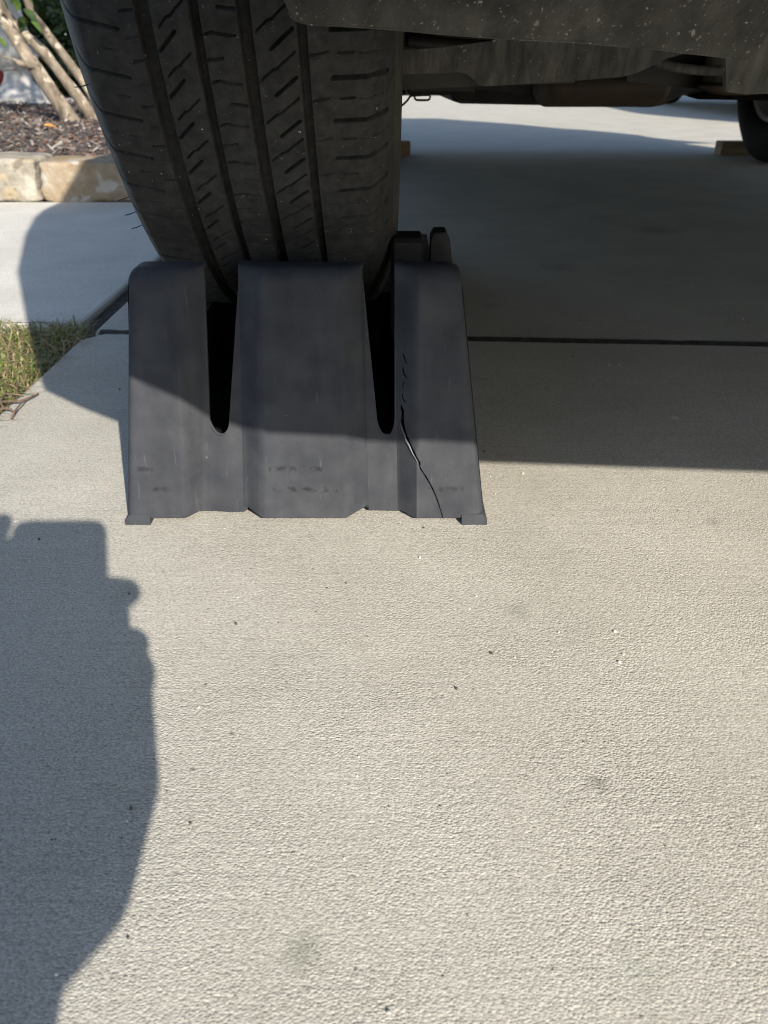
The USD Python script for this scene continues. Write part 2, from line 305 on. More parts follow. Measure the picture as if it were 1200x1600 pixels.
M_CHIP = [mat('mulch_dark', (0.028, 0.023, 0.022), (0.075, 0.062, 0.06), 0.9, 40), mat('mulch_brown', (0.09, 0.045, 0.03), (0.17, 0.10, 0.07), 0.9, 40), mat('mulch_grey', (0.17, 0.145, 0.125), (0.32, 0.28, 0.25), 0.9, 40)]
def chips(n, seed, lmin, lmax, w):
    r = np.random.default_rng(seed); V, F = [], []
    for _ in range(n):
        y = 2.43 + 3.4 * r.random() ** 1.6; x = -y * r.uniform(0.26, 0.62)
        z = float(bedz(np.array(x), np.array(y))) + r.uniform(0.0, 0.014); L = r.uniform(lmin, lmax) / 2; W = w * r.uniform(0.5, 1.4)
        a = r.uniform(0, math.pi); el = r.normal(0, 0.3); d = np.array([math.cos(a) * math.cos(el), math.sin(a) * math.cos(el), math.sin(el)]); s = np.cross(d, [0, 0, 1.0]); s /= np.linalg.norm(s)
        s = s * math.cos(0.5) + np.array([0, 0, 1]) * r.normal(0, 0.35); u = np.cross(s, d) ; c = np.array([x, y, z]); t = W * 0.5
        q = [c + d * L * i + s * W * j * (0.9 if i > 0 else 0.6) + u * t * k for i in (-1, 1) for j in (-1, 1) for k in (0, 1)]
        b = len(V); V += q
        F += [(b + i, b + j, b + k) for i, j, k in ((0, 4, 6), (0, 6, 2), (1, 3, 7), (1, 7, 5), (0, 1, 5), (0, 5, 4), (2, 6, 7), (2, 7, 3), (0, 2, 3), (0, 3, 1), (4, 5, 7), (4, 7, 6))]
    return (np.array(V), np.array(F))
g = thing('mulch', 'dark shredded bark mulch covering the flower bed', 'mulch', kind='stuff')
obj('dark_chip', chips(7000, 21, 0.015, 0.06, 0.005), M_CHIP[0], g, smooth=False, kind='stuff')
obj('brown_chip', chips(2600, 22, 0.015, 0.05, 0.005), M_CHIP[1], g, smooth=False, kind='stuff')
obj('grey_chip', chips(2400, 23, 0.012, 0.07, 0.004), M_CHIP[2], g, smooth=False, kind='stuff')
DLEAF = [mat('fallen_leaf_orange', (0.45, 0.20, 0.05), (0.62, 0.36, 0.12), 0.7, 60, trans=0.2), mat('fallen_leaf_pale', (0.5, 0.42, 0.36), (0.72, 0.66, 0.60), 0.7, 60)]
def leaf(c, L, W, a, tilt, roll=0.0, fold=0.25, n=5):
    V = []
    for i in range(n + 1):
        t = i / n; w = W * math.sin(math.pi * t ** 0.8) * 0.5 + 1e-4
        for j in (-1, 0, 1): V.append([t * L - L / 2, j * w, abs(j) * w * fold - 0.35 * (t - 0.5) ** 2 * L])
    V = np.array(V); F = grid_faces(n + 1, 3)
    R = trimesh.transformations.euler_matrix(roll, tilt, a, 'rxyz')[:3, :3] if False else trimesh.transformations.euler_matrix(roll, tilt, a, 'sxyz')[:3, :3]
    return trimesh.Trimesh(V @ R.T + np.array(c), F, process=False)
for k, (x, y, L, mt, lab) in enumerate([(-1.34, 3.45, 0.055, 0, 'orange fallen leaf on the mulch below the tree'), (-0.905, 2.62, 0.026, 1, 'small whitish leaf on the mulch, right one of the pair near the stone'), (-0.985, 2.64, 0.022, 1, 'small pale leaf on the mulch, left one of the pair near the stone'), (-1.17, 2.66, 0.05, 1, 'pale upturned leaf on the mulch behind the cream stone')]):
    obj('fallen_leaf', leaf((x, y, float(bedz(np.array(x), np.array(y))) + 0.022), L, L * 0.6, 0.4 + k, 0.3, 0.3), DLEAF[mt], smooth=True, label=lab, category='leaf')

# ------------------------------------------------------------------ small multi-stem tree
BARK = mat('crape_bark', (0.12, 0.09, 0.062), (0.30, 0.25, 0.185), 0.85, 26, stretch=(1, 1, 0.35), bump=0.008, bscale=50, mott=(16, 0.5), spots=[(22, 0.58, (0.36, 0.31, 0.24)), (30, 0.62, (0.08, 0.06, 0.045))])
LEAF = [mat('leaf_green', (0.06, 0.12, 0.02), (0.15, 0.24, 0.04), 0.45, 30, trans=0.35), mat('leaf_dark', (0.02, 0.04, 0.012), (0.05, 0.08, 0.02), 0.45, 30, trans=0.2), mat('leaf_yellow', (0.40, 0.24, 0.03), (0.55, 0.40, 0.08), 0.5, 30, trans=0.35)]
tree = thing('garden_tree', 'small multi-stemmed tree with pale peeling bark in the mulch bed', 'tree')
stems = [[(-1.40, 3.88, 0.04, 0.046), (-1.418, 3.88, 0.12, 0.038), (-1.47, 3.88, 0.21, 0.034), (-1.52, 3.88, 0.30, 0.032), (-1.61, 3.90, 0.455, 0.028), (-1.665, 3.92, 0.58, 0.025), (-1.75, 3.8, 1.1, 0.021), (-1.5, 3.2, 2.1, 0.012)],
         [(-1.315, 3.94, 0.04, 0.034), (-1.335, 3.94, 0.12, 0.028), (-1.395, 3.95, 0.21, 0.026), (-1.455, 3.95, 0.305, 0.024), (-1.52, 3.94, 0.39, 0.023), (-1.63, 3.93, 0.51, 0.021), (-1.68, 3.75, 0.9, 0.018), (-1.2, 2.9, 2.0, 0.011)],
         [(-1.30, 4.05, 0.05, 0.028), (-1.34, 4.05, 0.17, 0.023), (-1.43, 4.04, 0.33, 0.020), (-1.50, 4.03, 0.44, 0.019), (-1.555, 4.02, 0.54, 0.018), (-1.45, 3.8, 1.1, 0.016), (-0.8, 3.0, 2.1, 0.010)]]
tops = []
for s in stems:
    p = spline(s, 40); w = meshkit.fbm(p[:, :3] * 14, 3, 5)[:, None]
    pts = p[:, :3] + 0.012 * (w - 0.5) * np.array([1, 0.5, 0])
    obj('trunk', tube(pts, p[:, 3] * (0.72 + 0.5 * w[:, 0]), 12), BARK, tree, smooth=True); tops.append(pts[-1])
obj('twig', tube(spline([(-1.55, 3.86, 0.33), (-1.66, 3.84, 0.36), (-1.75, 3.82, 0.40), (-1.86, 3.82, 0.43)], 14), np.linspace(0.0045, 0.002, 14), 5), BARK, tree, smooth=True)
obj('broken_stub', tube([(-1.52, 3.86, 0.315), (-1.575, 3.83, 0.33), (-1.59, 3.83, 0.345)], [0.016, 0.013, 0.004], 8), BARK, tree, smooth=True)
for (x, z, L, a, mt, y) in [(-1.62, 0.405, 0.055, 0.5, 0, 3.82), (-1.70, 0.365, 0.06, 2.6, 0, 3.80), (-1.645, 0.43, 0.045, 1.2, 2, 3.82), (-1.735, 0.37, 0.03, 0.3, 2, 3.80), (-1.57, 0.545, 0.07, 1.3, 0, 3.80), (-1.52, 0.54, 0.065, 1.9, 0, 3.80),
                         (-1.49, 0.50, 0.075, 0.3, 1, 3.86), (-1.55, 0.475, 0.07, 2.8, 1, 3.9), (-1.47, 0.46, 0.06, 0.6, 0, 3.85), (-1.53, 0.51, 0.07, 1.5, 1, 3.95), (-1.50, 0.56, 0.06, 0.9, 0, 3.9), (-1.545, 0.565, 0.06, 2.2, 1, 3.83), (-1.75, 0.44, 0.05, 1.0, 0, 3.83)]:
    obj('leaf', leaf((x, y, z), L, L * 0.62, a, 0.9, 0.7), LEAF[mt], tree, smooth=True)
def leafcloud(n, cen, rad, L, seed, W=0.55):
    r = np.random.default_rng(seed); V, F = [], []
    cl = r.normal(0, 0.55, (max(6, n // 60), 3)) * rad + cen
    for _ in range(n):
        c = cl[r.integers(len(cl))] + r.normal(0, 0.16, 3) * rad; l = L * r.uniform(0.6, 1.2)
        R = trimesh.transformations.random_rotation_matrix(r.random(3))[:3, :3]
        q = np.array([[-l / 2, 0, 0], [0, -l * W / 2, 0.1 * l], [l / 2, 0, 0], [0, l * W / 2, 0.1 * l]]) @ R.T + c
        k = len(V); V += list(q); F += [(k, k + 1, k + 2), (k, k + 2, k + 3)]
    return (np.array(V), np.array(F))
obj('crown', leafcloud(9000, np.array([-1.15, 2.85, 2.35]), np.array([0.95, 1.0, 0.5]), 0.075, 31), LEAF[0], tree, smooth=False, kind='stuff')

# ------------------------------------------------------------------ pedestal, shrub, post, house behind the bed
PED = mat('cast_stone', (0.30, 0.29, 0.275), (0.44, 0.425, 0.40), 0.85, 12, bump=0.004, bscale=70, spots=[(20, 0.66, (0.16, 0.15, 0.14))])
ped = thing('garden_pedestal', 'grey cast stone pedestal with a narrow neck behind the tree', 'pedestal', (-2.22, 5.35, 0.0))
obj('plinth', box(-0.30, 0.30, -0.20, 0.20, 0.06, 0.135, 0.012), PED, ped)
obj('base', lathe([(0.0, 0.132), (0.205, 0.132), (0.205, 0.15), (0.16, 0.172), (0.115, 0.20), (0.085, 0.235), (0.075, 0.265), (0.078, 0.285), (0.09, 0.292), (0.0, 0.293)]), PED, ped)
obj('shaft', lathe([(0.0, 0.294), (0.088, 0.294), (0.092, 0.305), (0.125, 0.325), (0.142, 0.36), (0.145, 0.39), (0.132, 0.44), (0.11, 0.50), (0.098, 0.56), (0.094, 0.64), (0.10, 0.70), (0.13, 0.74), (0.0, 0.745)]), PED, ped)
obj('bowl', lathe([(0.0, 0.746), (0.12, 0.746), (0.25, 0.80), (0.33, 0.86), (0.34, 0.88), (0.31, 0.88), (0.22, 0.83), (0.0, 0.80)]), PED, ped)
shr = thing('evergreen_shrub', 'dark green evergreen shrub behind the pedestal and tree', 'shrub')
for k, (x, y) in enumerate([(-2.15, 6.6), (-1.9, 6.75), (-2.4, 6.8)]):
    obj('trunk', tube(spline([(x, y, 0.05), (x + 0.04, y, 0.4), (x - 0.03, y + 0.05, 0.9)], 8), np.linspace(0.02, 0.008, 8), 7), BARK, shr, smooth=True)
obj('crown', leafcloud(9000, np.array([-2.45, 6.45, 0.42]), np.array([0.65, 0.28, 0.36]), 0.08, 41), LEAF[1], shr, smooth=False, kind='stuff')
WHITE = mat('white_paint', (0.66, 0.66, 0.65), (0.74, 0.74, 0.73), 0.5, 5)
post = thing('white_downspout', 'white square downspout with a dark boot left of the pedestal', 'downspout')
obj('pipe', box(-2.70, -2.615, 5.60, 5.68, 0.19, 2.6, 0.01), WHITE, post); obj('boot', box(-2.705, -2.61, 5.55, 5.685, 0.08, 0.19, 0.012), mat('dark_rubber_boot', (0.03, 0.03, 0.03), None, 0.7), post)
pot = thing('red_flower_pot', 'dark red flower pot half hidden behind the pedestal', 'flower pot', (-2.52, 5.85, 0.08))
obj('pot', lathe([(0.0, 0.0), (0.085, 0.0), (0.12, 0.2), (0.0, 0.2)]), mat('red_glaze', (0.20, 0.02, 0.02), (0.28, 0.03, 0.03), 0.3, 20), pot); obj('rim', lathe([(0.11, 0.2), (0.135, 0.2), (0.135, 0.24), (0.11, 0.24), (0.11, 0.2)]), 'red_glaze' and UsdShade.Material.Get(stage, '/World/Looks/red_glaze'), pot)
hs = thing('house', 'white house wall with horizontal lap siding beyond the flower bed', 'house')
SIDING = mat('lap_siding', (0.60, 0.61, 0.62), (0.68, 0.69, 0.70), 0.55, 6, bump=0.001, bscale=80)
obj('wall', box(-9.0, -1.2, 9.3, 14.0, -0.1, 3.0), SIDING, hs)
for k in range(20):
    z = 0.28 + k * 0.135
    obj('siding_board', hull([(x, y, zz) for x in (-9.02, -1.18) for (y, zz) in ((9.299, z), (9.299, z + 0.13), (9.275, z), (9.290, z + 0.13))]), SIDING, hs, smooth=False)
obj('foundation', box(-9.03, -1.17, 9.26, 9.299, -0.1, 0.27), PED, hs)
obj('roof', hull([(-9.5, 8.8, 3.0), (-0.7, 8.8, 3.0), (-9.5, 14.5, 3.0), (-0.7, 14.5, 3.0), (-9.5, 11.6, 4.6), (-0.7, 11.6, 4.6)]), mat('roof_shingle', (0.07, 0.065, 0.06), (0.12, 0.11, 0.10), 0.9, 30), hs, smooth=False)

# ------------------------------------------------------------------ the raised vehicle
PAINT = mat('car_paint', (0.022, 0.023, 0.025), None, 0.4, 5, coat=0.3)
BLACKP = mat('black_trim', (0.02, 0.02, 0.02), (0.03, 0.03, 0.03), 0.6, 30)
GLASS = usdkit.material(stage, '/World/Looks/window_glass', {'t': ('transparent_bsdf', {'color': (0.25, 0.27, 0.27)}), 'g': ('glossy_bsdf', {'roughness': 0.02}), 'f': ('fresnel', {'IOR': 1.5}), 'm': ('mix_closure', {})},
                        [('f.fac', 'm.fac'), ('t.BSDF', 'm.closure1'), ('g.BSDF', 'm.closure2')], surface='m.closure')
LAMPG = mat('lamp_lens', (0.5, 0.5, 0.5), None, 0.1, 5, coat=1)
VALANCE = mat('muddy_plastic', (0.050, 0.050, 0.047), (0.108, 0.106, 0.096), 0.85, 48, bump=0.0012, bscale=420, mott=(26, 0.6), spots=[(140, 0.665, (0.26, 0.25, 0.22)), (260, 0.675, (0.36, 0.345, 0.31)), (75, 0.73, (0.22, 0.21, 0.18)), (480, 0.665, (0.28, 0.27, 0.24))])
TRAY = mat('dusty_undertray', (0.046, 0.046, 0.043), (0.12, 0.117, 0.105), 0.85, 55, stretch=(2.5, 1, 0.6), bump=0.0006, bscale=300, mott=(24, 0.62), spots=[(150, 0.69, (0.26, 0.24, 0.20)), (320, 0.70, (0.32, 0.30, 0.26))])
DARKM = mat('dark_metal', (0.012, 0.012, 0.012), (0.03, 0.028, 0.026), 0.6, 30)
RUSTM = mat('brown_heat_shield', (0.045, 0.033, 0.023), (0.08, 0.058, 0.04), 0.7, 25)
RUBBER = mat('tyre_rubber', (0.019, 0.0195, 0.0195), (0.042, 0.042, 0.041), 0.8, 120, bump=0.00035, bscale=900, mott=(14, 0.72), spots=[(520, 0.70, (0.15, 0.15, 0.145)), (300, 0.725, (0.42, 0.42, 0.42))], spec=0.35)
SIDEW = mat('tyre_sidewall', (0.028, 0.025, 0.020), (0.052, 0.045, 0.036), 0.8, 60, mott=(18, 0.75))
TYREF = mat('tyre_black', (0.006, 0.006, 0.006), (0.011, 0.011, 0.011), 0.9, 60, spec=0.1)
RIMF = mat('silver_wheel', (0.42, 0.43, 0.44), (0.5, 0.5, 0.51), 0.4, 20)
RIMM = mat('alloy_rim', (0.32, 0.32, 0.33), (0.42, 0.42, 0.43), 0.35, 20, metal=0.8)

PIT = 0.16
def car_builder(root, cx, y0, wheelbase, paint, pitch=PIT, half=0.0):
    """the shell of a compact off-road wagon; cx: its middle, y0: its front axle"""
    zs = lambda y: pitch * (1 - (y - y0) / wheelbase)
    # left half of the plan, x from the middle, y from the front axle
    plan = [(-1.015, -0.23), (-0.985, -0.36), (-0.945, -0.46), (-0.897, -0.555), (-0.832, -0.615), (-0.776, -0.66), (-0.695, -0.712), (-0.637, -0.744), (-0.471, -0.760), (-0.123, -0.790)]
    rear = wheelbase + 0.47
    plan += [(-1.015, rear - 0.12), (-0.97, rear - 0.04), (-0.85, rear), (-0.3, rear + 0.01)]
    def ring(z, inset, fwd):
        r = []
        for (x, y) in plan:
            for s in (-1, 1):
                yy = y + y0 + (-fwd * max(0, 1 - abs(x) ** 3) if y < 0 else 0) + (inset * 0.5 if y < 0 else -inset * 0.5 if y > 1 else 0)
                r.append((cx + s * (abs(x) - inset), yy, z + zs(yy)))
        return r
    pts = ring(0.17, 0.0, 0.0)[4:20] + ring(0.24, 0.0, 0.035) + ring(0.50, 0.0, 0.05) + ring(0.66, 0.02, 0.03) + ring(0.78, 0.045, 0.0) + ring(0.865, 0.10, -0.1)
    body = to_man(hull(pts))
    cav = hull([(x, y, z) for x in (cx - 0.80, cx + 0.80) for (y, z) in ((y0 - 0.47, -0.2), (y0 - 0.47, 0.26 + zs(y0 - 0.4)), (y0 + wheelbase + 0.35, -0.2), (y0 + wheelbase + 0.35, 0.26 + zs(y0 + wheelbase + 0.35)))])
    body = body - to_man(cav)
    for ya in (y0, y0 + wheelbase):
        for s in (-1, 1):
            c = trimesh.creation.cylinder(0.455, 0.44, sections=48); c.apply_transform(trimesh.transformations.rotation_matrix(math.pi / 2, (0, 1, 0)))
            c.apply_translation((cx + s * 0.89, ya, 0.37 + zs(ya))); body = body - to_man(c)
    obj('body', body, paint, root, smooth=25)
    cab = []
    for (z, yf, yr, hx) in ((0.86, 0.55, rear - 0.10, 0.87), (1.10, 0.80, rear - 0.13, 0.85), (1.55, 1.20, rear - 0.28, 0.70), (1.62, 1.40, rear - 0.45, 0.62)):
        for y in (yf, yr):
            for s in (-1, 1): cab.append((cx + s * hx, y0 + y, z + zs(y0 + y)))
    obj('cabin', hull(cab), paint, root, smooth=25)
    def panel(name, p, m): obj(name, hull(p), m, root, smooth=False)
    for s in (-1, 1):
        for (ya, yb, yc, yd) in ((1.02, 1.70, 1.30, 1.70), (1.78, 2.45, 1.78, 2.38)):
            if yb > rear - 0.2: continue
            panel('side_window', [(cx + s * (hx + o), y0 + y, z + zs(y0 + y)) for o in (-0.02, 0.012) for (hx, y, z) in ((0.85, ya, 1.12), (0.85, yb, 1.12), (0.728, yc, 1.46), (0.728, yd, 1.46))], GLASS)
        panel('headlight', [(cx + s * x, y0 + y, z + zs(y0 + y)) for x in (0.60, 0.80) for (y, z) in ((-0.70, 0.50), (-0.77, 0.50), (-0.69, 0.64), (-0.73, 0.64))], LAMPG)
        obj('door_handle', box(cx + s * 1.02 - 0.015, cx + s * 1.02 + 0.015, y0 + 1.5, y0 + 1.68, 0.70 + zs(y0 + 1.5), 0.73 + zs(y0 + 1.5), 0.006), BLACKP, root)
    panel('windscreen', [(cx + s * x, y0 + y, z + zs(y0 + y)) for s in (-1, 1) for (x, y, z) in ((0.78, 0.80, 1.10), (0.66, 1.14, 1.48), (0.78, 0.83, 1.08), (0.66, 1.17, 1.46))], GLASS)
    panel('grille', [(cx + s * 0.5, y0 + y, z + zs(y0 + y)) for s in (-1, 1) for (y, z) in ((-0.80, 0.52), (-0.838, 0.52), (-0.78, 0.63), (-0.82, 0.63))], BLACKP)
    return zs

suv = thing('parked_suv', 'dark grey vehicle whose front wheel stands on the black ramp', 'car')
CX, FY, WB, RT = 0.759, 0.83, 2.42, 0.37
zs = car_builder(suv, CX, FY, WB, PAINT)

# ---- tyre of the near wheel, cut block by block
TX, TZ, WY, KU = -0.098, 0.475, 0.885, 1.07
PITCHMM = 27.6
def seg_d(u, s, a, b):
    a, b = np.array(a, float), np.array(b, float); d = b - a; L2 = d @ d
    t = np.clip(((u - a[0]) * d[0] + (s - a[1]) * d[1]) / L2, 0, 1)
    return np.hypot(u - a[0] - t * d[0], s - a[1] - t * d[1])
def cut(u, s):
    """depth in mm of slits and lateral grooves at tread coordinates (mm)"""
    dep = np.zeros_like(u)
    cells = np.floor(s / PITCHMM); alt = np.mod(cells, 2)
    for k in (-1, 0, 1):
        sl = s - (cells + k) * PITCHMM; odd = np.mod(cells + k, 2) == 1
        def put(pts, w, d, mask=None):
            nonlocal dep
            for a, b in zip(pts[:-1], pts[1:]):
                r = d * np.clip((w / 2 + 0.35 - seg_d(u, sl, a, b)) / 0.7, 0, 1)
                dep = np.maximum(dep, r if mask is None else np.where(mask, r, 0))
        put([(62, 13.0), (74, 13.2), (82, 13.2), (86, 12.4), (90, 10.0), (93, 7.2)], 2.1, 4.0)                      # right shoulder
        put([(49.5, -1.0), (59, 0.6)], 0.9, 2); put([(66, 0.2), (74, 0.0)], 1.1, 2); put([(78, 0.0), (85, -0.8), (91, -5.0)], 0.8, 1.5); put([(85, 20.5), (91, 17.0)], 0.6, 1.2); put([(85, 6.5), (91, 3.0)], 0.6, 1.2)
        put([(28, 3), (40.5, 13.5)], 1.7, 3.5); put([(20.5, 12.5), (27.5, 18.5), (30, 19.0), (32.5, 21.5), (41, 28.5)], 0.9, 2.5)   # second rib from the right
        put([(-8, 11), (-4, 12.2), (-1, 11.4), (3, 10.6), (8.5, 10.2)], 1.1, 2.5); put([(-8.5, 24.4), (0, 25.2)], 1.3, 2.5, odd); put([(1, 25.4), (10, 24.2)], 1.3, 2.5, ~odd)   # centre rib
        put([(-34.5, 2), (-25, 12.0)], 1.8, 3.5); put([(-33, 14.5), (-28, 20), (-25.5, 20.6), (-23, 23.5), (-18, 28)], 0.9, 2.5)
        put([(-93, 21.0), (-86, 19.6), (-76, 17.5), (-56, 13.0)], 1.4, 3.5); put([(-53, 22.6), (-46, 23.4)], 1.1, 2.2); put([(-66, 2.6), (-59, 1.2)], 0.8, 1.5); put([(-52, 8.6), (-46, 9.4)], 0.7, 1.4)
    return dep
def crown(u):
    """radius in metres across the tread and shoulders (u in mm from the middle)"""
    a = np.abs(u); r = RT - 0.0045 * (a / 88) ** 2
    e = np.clip(np.where(np.asarray(u) < 0, a - 77, a - 81), 0, None); return r - 0.00042 * e ** 1.5
def rib(ua, ub, phis, du, gl, gr):
    """one rib; gl, gr: whether a circumferential groove borders it on that side"""
    nu = max(4, int(round((ub - ua) / du)) + 1); U = np.linspace(ua, ub, nu); S = phis * RT * 1000
    uu, ss = np.meshgrid(U, S); r = crown(uu) - cut(uu, ss) * 0.001
    r += 0.00025 * (meshkit.fbm(np.stack([uu * 0.12, ss * 0.12, 0 * uu], -1), 3, 3) - 0.5)
    X = uu * 0.001; P = np.broadcast_to(phis[:, None], uu.shape)
    cols = [np.stack([X, -np.sin(P) * r, -np.cos(P) * r], -1)]
    def wall(u0, du_):
        ub_ = np.full(len(phis), u0 + du_); rr = np.full(len(phis), RT - 0.0085); return np.stack([ub_ * 0.001, -np.sin(phis) * rr, -np.cos(phis) * rr], -1)[:, None]
    def lip(u0, du_):
        rr = crown(np.full(len(phis), u0)) - 0.001; return np.stack([np.full(len(phis), u0 + du_) * 0.001, -np.sin(phis) * rr, -np.cos(phis) * rr], -1)[:, None]
    if gl: cols = [wall(ua, -1.1), lip(ua, -0.35)] + cols
    if gr: cols = cols + [lip(ub, 0.35), wall(ub, 1.1)]
    V = np.concatenate(cols, 1); n = V.shape[1]; V = V.reshape(-1, 3) * [KU, 1, 1]; V[:, 2] = np.maximum(V[:, 2], 0.132 - TZ)
    return V, grid_faces(len(phis), n)[:, ::-1]
FINE = np.radians(np.arange(18, 86, 0.11)); COARSE = np.radians(np.arange(86, 378.01, 3.0))
wheel = sub('wheel', suv)
UsdGeom.Xform(stage.GetPrimAtPath(wheel)).AddTranslateOp().Set(Gf.Vec3d(TX, WY, TZ))
UsdGeom.Xform(stage.GetPrimAtPath(wheel)).AddRotateZOp().Set(0.0)
SAG = 0.132 - TZ
def sag(V): V = np.array(V); V[:, 2] = np.maximum(V[:, 2], SAG + 0.0008 * (V[:, 2] - SAG)); return V
for (ua, ub, gl, gr) in ((-99, -45, False, True), (-36, -15, True, True), (-9, 11, True, True), (19, 43, True, True), (49, 98.5, True, False)):
    ms = [rib(ua, ub, FINE, 0.62, gl, gr), rib(ua, ub, COARSE, 6, gl, gr)]
    obj('tread_rib', cat(ms), RUBBER, wheel, smooth=30)
prof = [(0.082, 0.225), (0.096, 0.235), (0.107, 0.262), (0.1115, 0.288), (0.1105, 0.312), (0.1085, 0.328), (0.1052, float(crown(98.0)) - 0.001)]
profl = [(0.082, 0.225), (0.094, 0.235), (0.1045, 0.262), (0.1085, 0.288), (0.1085, 0.306), (0.1062, float(crown(-98.0)) - 0.001)]
pr = [(-x, r) for x, r in profl] + [(-0.080, RT - 0.0088), (0.080, RT - 0.0088)] + [(x, r) for x, r in prof[::-1]]
pr = np.array(pr)[::-1]
def ringmesh(profile, seg=160):
    ph = np.linspace(0, 2 * math.pi, seg + 1); V = np.stack([np.stack([np.full(len(profile), 0.0) + profile[:, 0], -np.sin(p) * profile[:, 1], -np.cos(p) * profile[:, 1]], -1) for p in ph])
    return V.reshape(-1, 3), grid_faces(seg + 1, len(profile))
tv_, tf_ = ringmesh(pr); obj('tyre', (sag(tv_), tf_), SIDEW, wheel, smooth=40)
tv_, tf_ = ringmesh(np.array([(0.058, RT - 0.0079), (-0.054, RT - 0.0079)])); obj('groove_floor', (sag(tv_), tf_), RUBBER, wheel, smooth=40)
obj('rim', ringmesh(np.array([(-0.10, 0.0), (-0.10, 0.06), (-0.085, 0.07), (-0.075, 0.19), (-0.095, 0.224), (-0.085, 0.232), (0.085, 0.232), (0.095, 0.224), (0.06, 0.2), (0.06, 0.0)])), RIMM, wheel, smooth=30)
hairs = []
for ph in (45.0, 47.6, 50.2, 64.5):
    p = math.radians(ph); b = np.array([-0.0915, -math.sin(p) * 0.3545, -math.cos(p) * 0.3545]); d = np.array([-0.85, -math.sin(p) * 0.55, -math.cos(p) * 0.25 - 0.12])
    obj('rubber_hair', tube(np.array([b, b + d * 0.005, b + d * 0.0095 + [0, 0, 0.0006]]), 0.00035, 5), RUBBER, wheel, smooth=True)

# ---- the other wheels
simple_tyre = np.array([(-0.085, 0.225), (-0.105, 0.25), (-0.113, 0.295), (-0.106, 0.335), (-0.09, 0.362), (-0.06, 0.369), (0.0, 0.37), (0.06, 0.369), (0.09, 0.362), (0.106, 0.335), (0.113, 0.295), (0.105, 0.25), (0.085, 0.225)])
def wheel_at(root, x, y, z, side):
    w = sub('wheel', root); UsdGeom.Xform(stage.GetPrimAtPath(w)).AddTranslateOp().Set(Gf.Vec3d(x, y, z))
    obj('tyre', ringmesh(simple_tyre[::-1], 96), TYREF, w, smooth=40)
    s = side
    obj('rim', ringmesh((np.array([(0.0, 0.0), (0.0, 0.1), (-0.02 , 0.185), (-0.088, 0.215), (-0.096, 0.228), (-0.08, 0.236), (0.08, 0.236), (0.096, 0.228), (0.088, 0.215), (0.07, 0.19), (0.075, 0.07), (0.09, 0.0)]) * [s, 1])[::(1 if s > 0 else -1)], 72), RIMF, w, smooth=30)
    obj('brake_disc', ringmesh((np.array([(-0.03, 0.0), (-0.03, 0.15), (-0.012, 0.15), (-0.012, 0.0)]) * [s, 1])[::(1 if s > 0 else -1)], 48), DARKM, w, smooth=30)
wheel_at(suv, CX + 0.78, WY, TZ, 1)
wheel_at(suv, TX, FY + WB, RT, -1)
wheel_at(suv, CX + 0.765, FY + WB - 0.04, RT, 1)

# ---- what hangs below the nose
def plate(poly, y, th, tilt=0.0, zref=0.345, bev=0.0):
    """an upright plate: poly in (x, z), its front face at y, leaning back by tilt (m per m of height)"""
    m = trimesh.creation.extrude_polygon(Polygon(poly), th, engine='earcut')
    v = m.vertices; m.vertices = np.c_[v[:, 0], y + v[:, 2] + (v[:, 1] - zref) * tilt, v[:, 1]]; m.invert()
    return m
defl = [(-0.058, 0.435), (-0.052, 0.372), (-0.0505, 0.362), (-0.0485, 0.3572), (-0.0455, 0.354), (-0.042, 0.3527), (-0.0385, 0.3521), (-0.020, 0.3512), (0.0, 0.3502), (0.033, 0.3478), (0.060, 0.3460), (0.10, 0.3442), (0.140, 0.3415), (0.180, 0.3378), (0.1935, 0.3362), (0.1972, 0.3370), (0.1995, 0.3398), (0.2010, 0.346), (0.2022, 0.356), (0.205, 0.435)]
def bent(m, f):
    m = m.subdivide().subdivide() if len(m.faces) < 3000 else m
    v = m.vertices.copy(); v[:, 1] += f(v[:, 0], v[:, 2]); m.vertices = v; return m
dm = plate(defl, 0.47, 0.004, tilt=-0.5)
dm = bent(dm, lambda x, z: 0.16 * (x - 0.06) ** 2 + 0.002 * np.sin(x * 40))
obj('air_deflector', dm, VALANCE, suv, smooth=30, label='grey mud-spattered plastic deflector hanging in front of the wheel')
rim_ = [p for p in defl if p[1] < 0.36]
lipm = tube(np.array([(x, 0.472 + (z - 0.345) * -0.5 + 0.16 * (x - 0.06) ** 2 + 0.002 * math.sin(x * 40), z) for x, z in rim_]), 0.0011, 8)
obj('deflector_lip', lipm, VALANCE, suv, smooth=True)
obj('splash_panel', plate([(0.222, 0.318), (0.235, 0.3165), (0.30, 0.318), (0.45, 0.322), (0.45, 0.43), (0.205, 0.43), (0.212, 0.345)], 0.56, 0.006, tilt=-0.25), TRAY, suv, smooth=30)
front_tray = [(0.005, 0.3255), (0.060, 0.3272), (0.0675, 0.3262), (0.073, 0.3225), (0.077, 0.3185), (0.083, 0.3172), (0.157, 0.3212), (0.195, 0.3240), (0.207, 0.3270), (0.217, 0.3315), (0.2285, 0.3372), (0.2415, 0.3402), (0.2415, 0.362), (0.20, 0.360), (0.105, 0.3555), (0.085, 0.3490), (0.045, 0.3445), (0.005, 0.3420)]
tm = plate(front_tray, 0.72, 0.005, tilt=-0.35, zref=0.335)
obj('undertray', tm, TRAY, suv, smooth=30)
obj('undertray_back', plate([(-0.02, 0.3135), (0.03, 0.3148), (0.077, 0.3170), (0.16, 0.3195), (0.16, 0.34), (-0.02, 0.34)], 0.732, 0.006, tilt=-0.35, zref=0.335), mat('undertray_shade', (0.030, 0.030, 0.026), (0.05, 0.049, 0.043), 0.85, 40), suv, smooth=30)
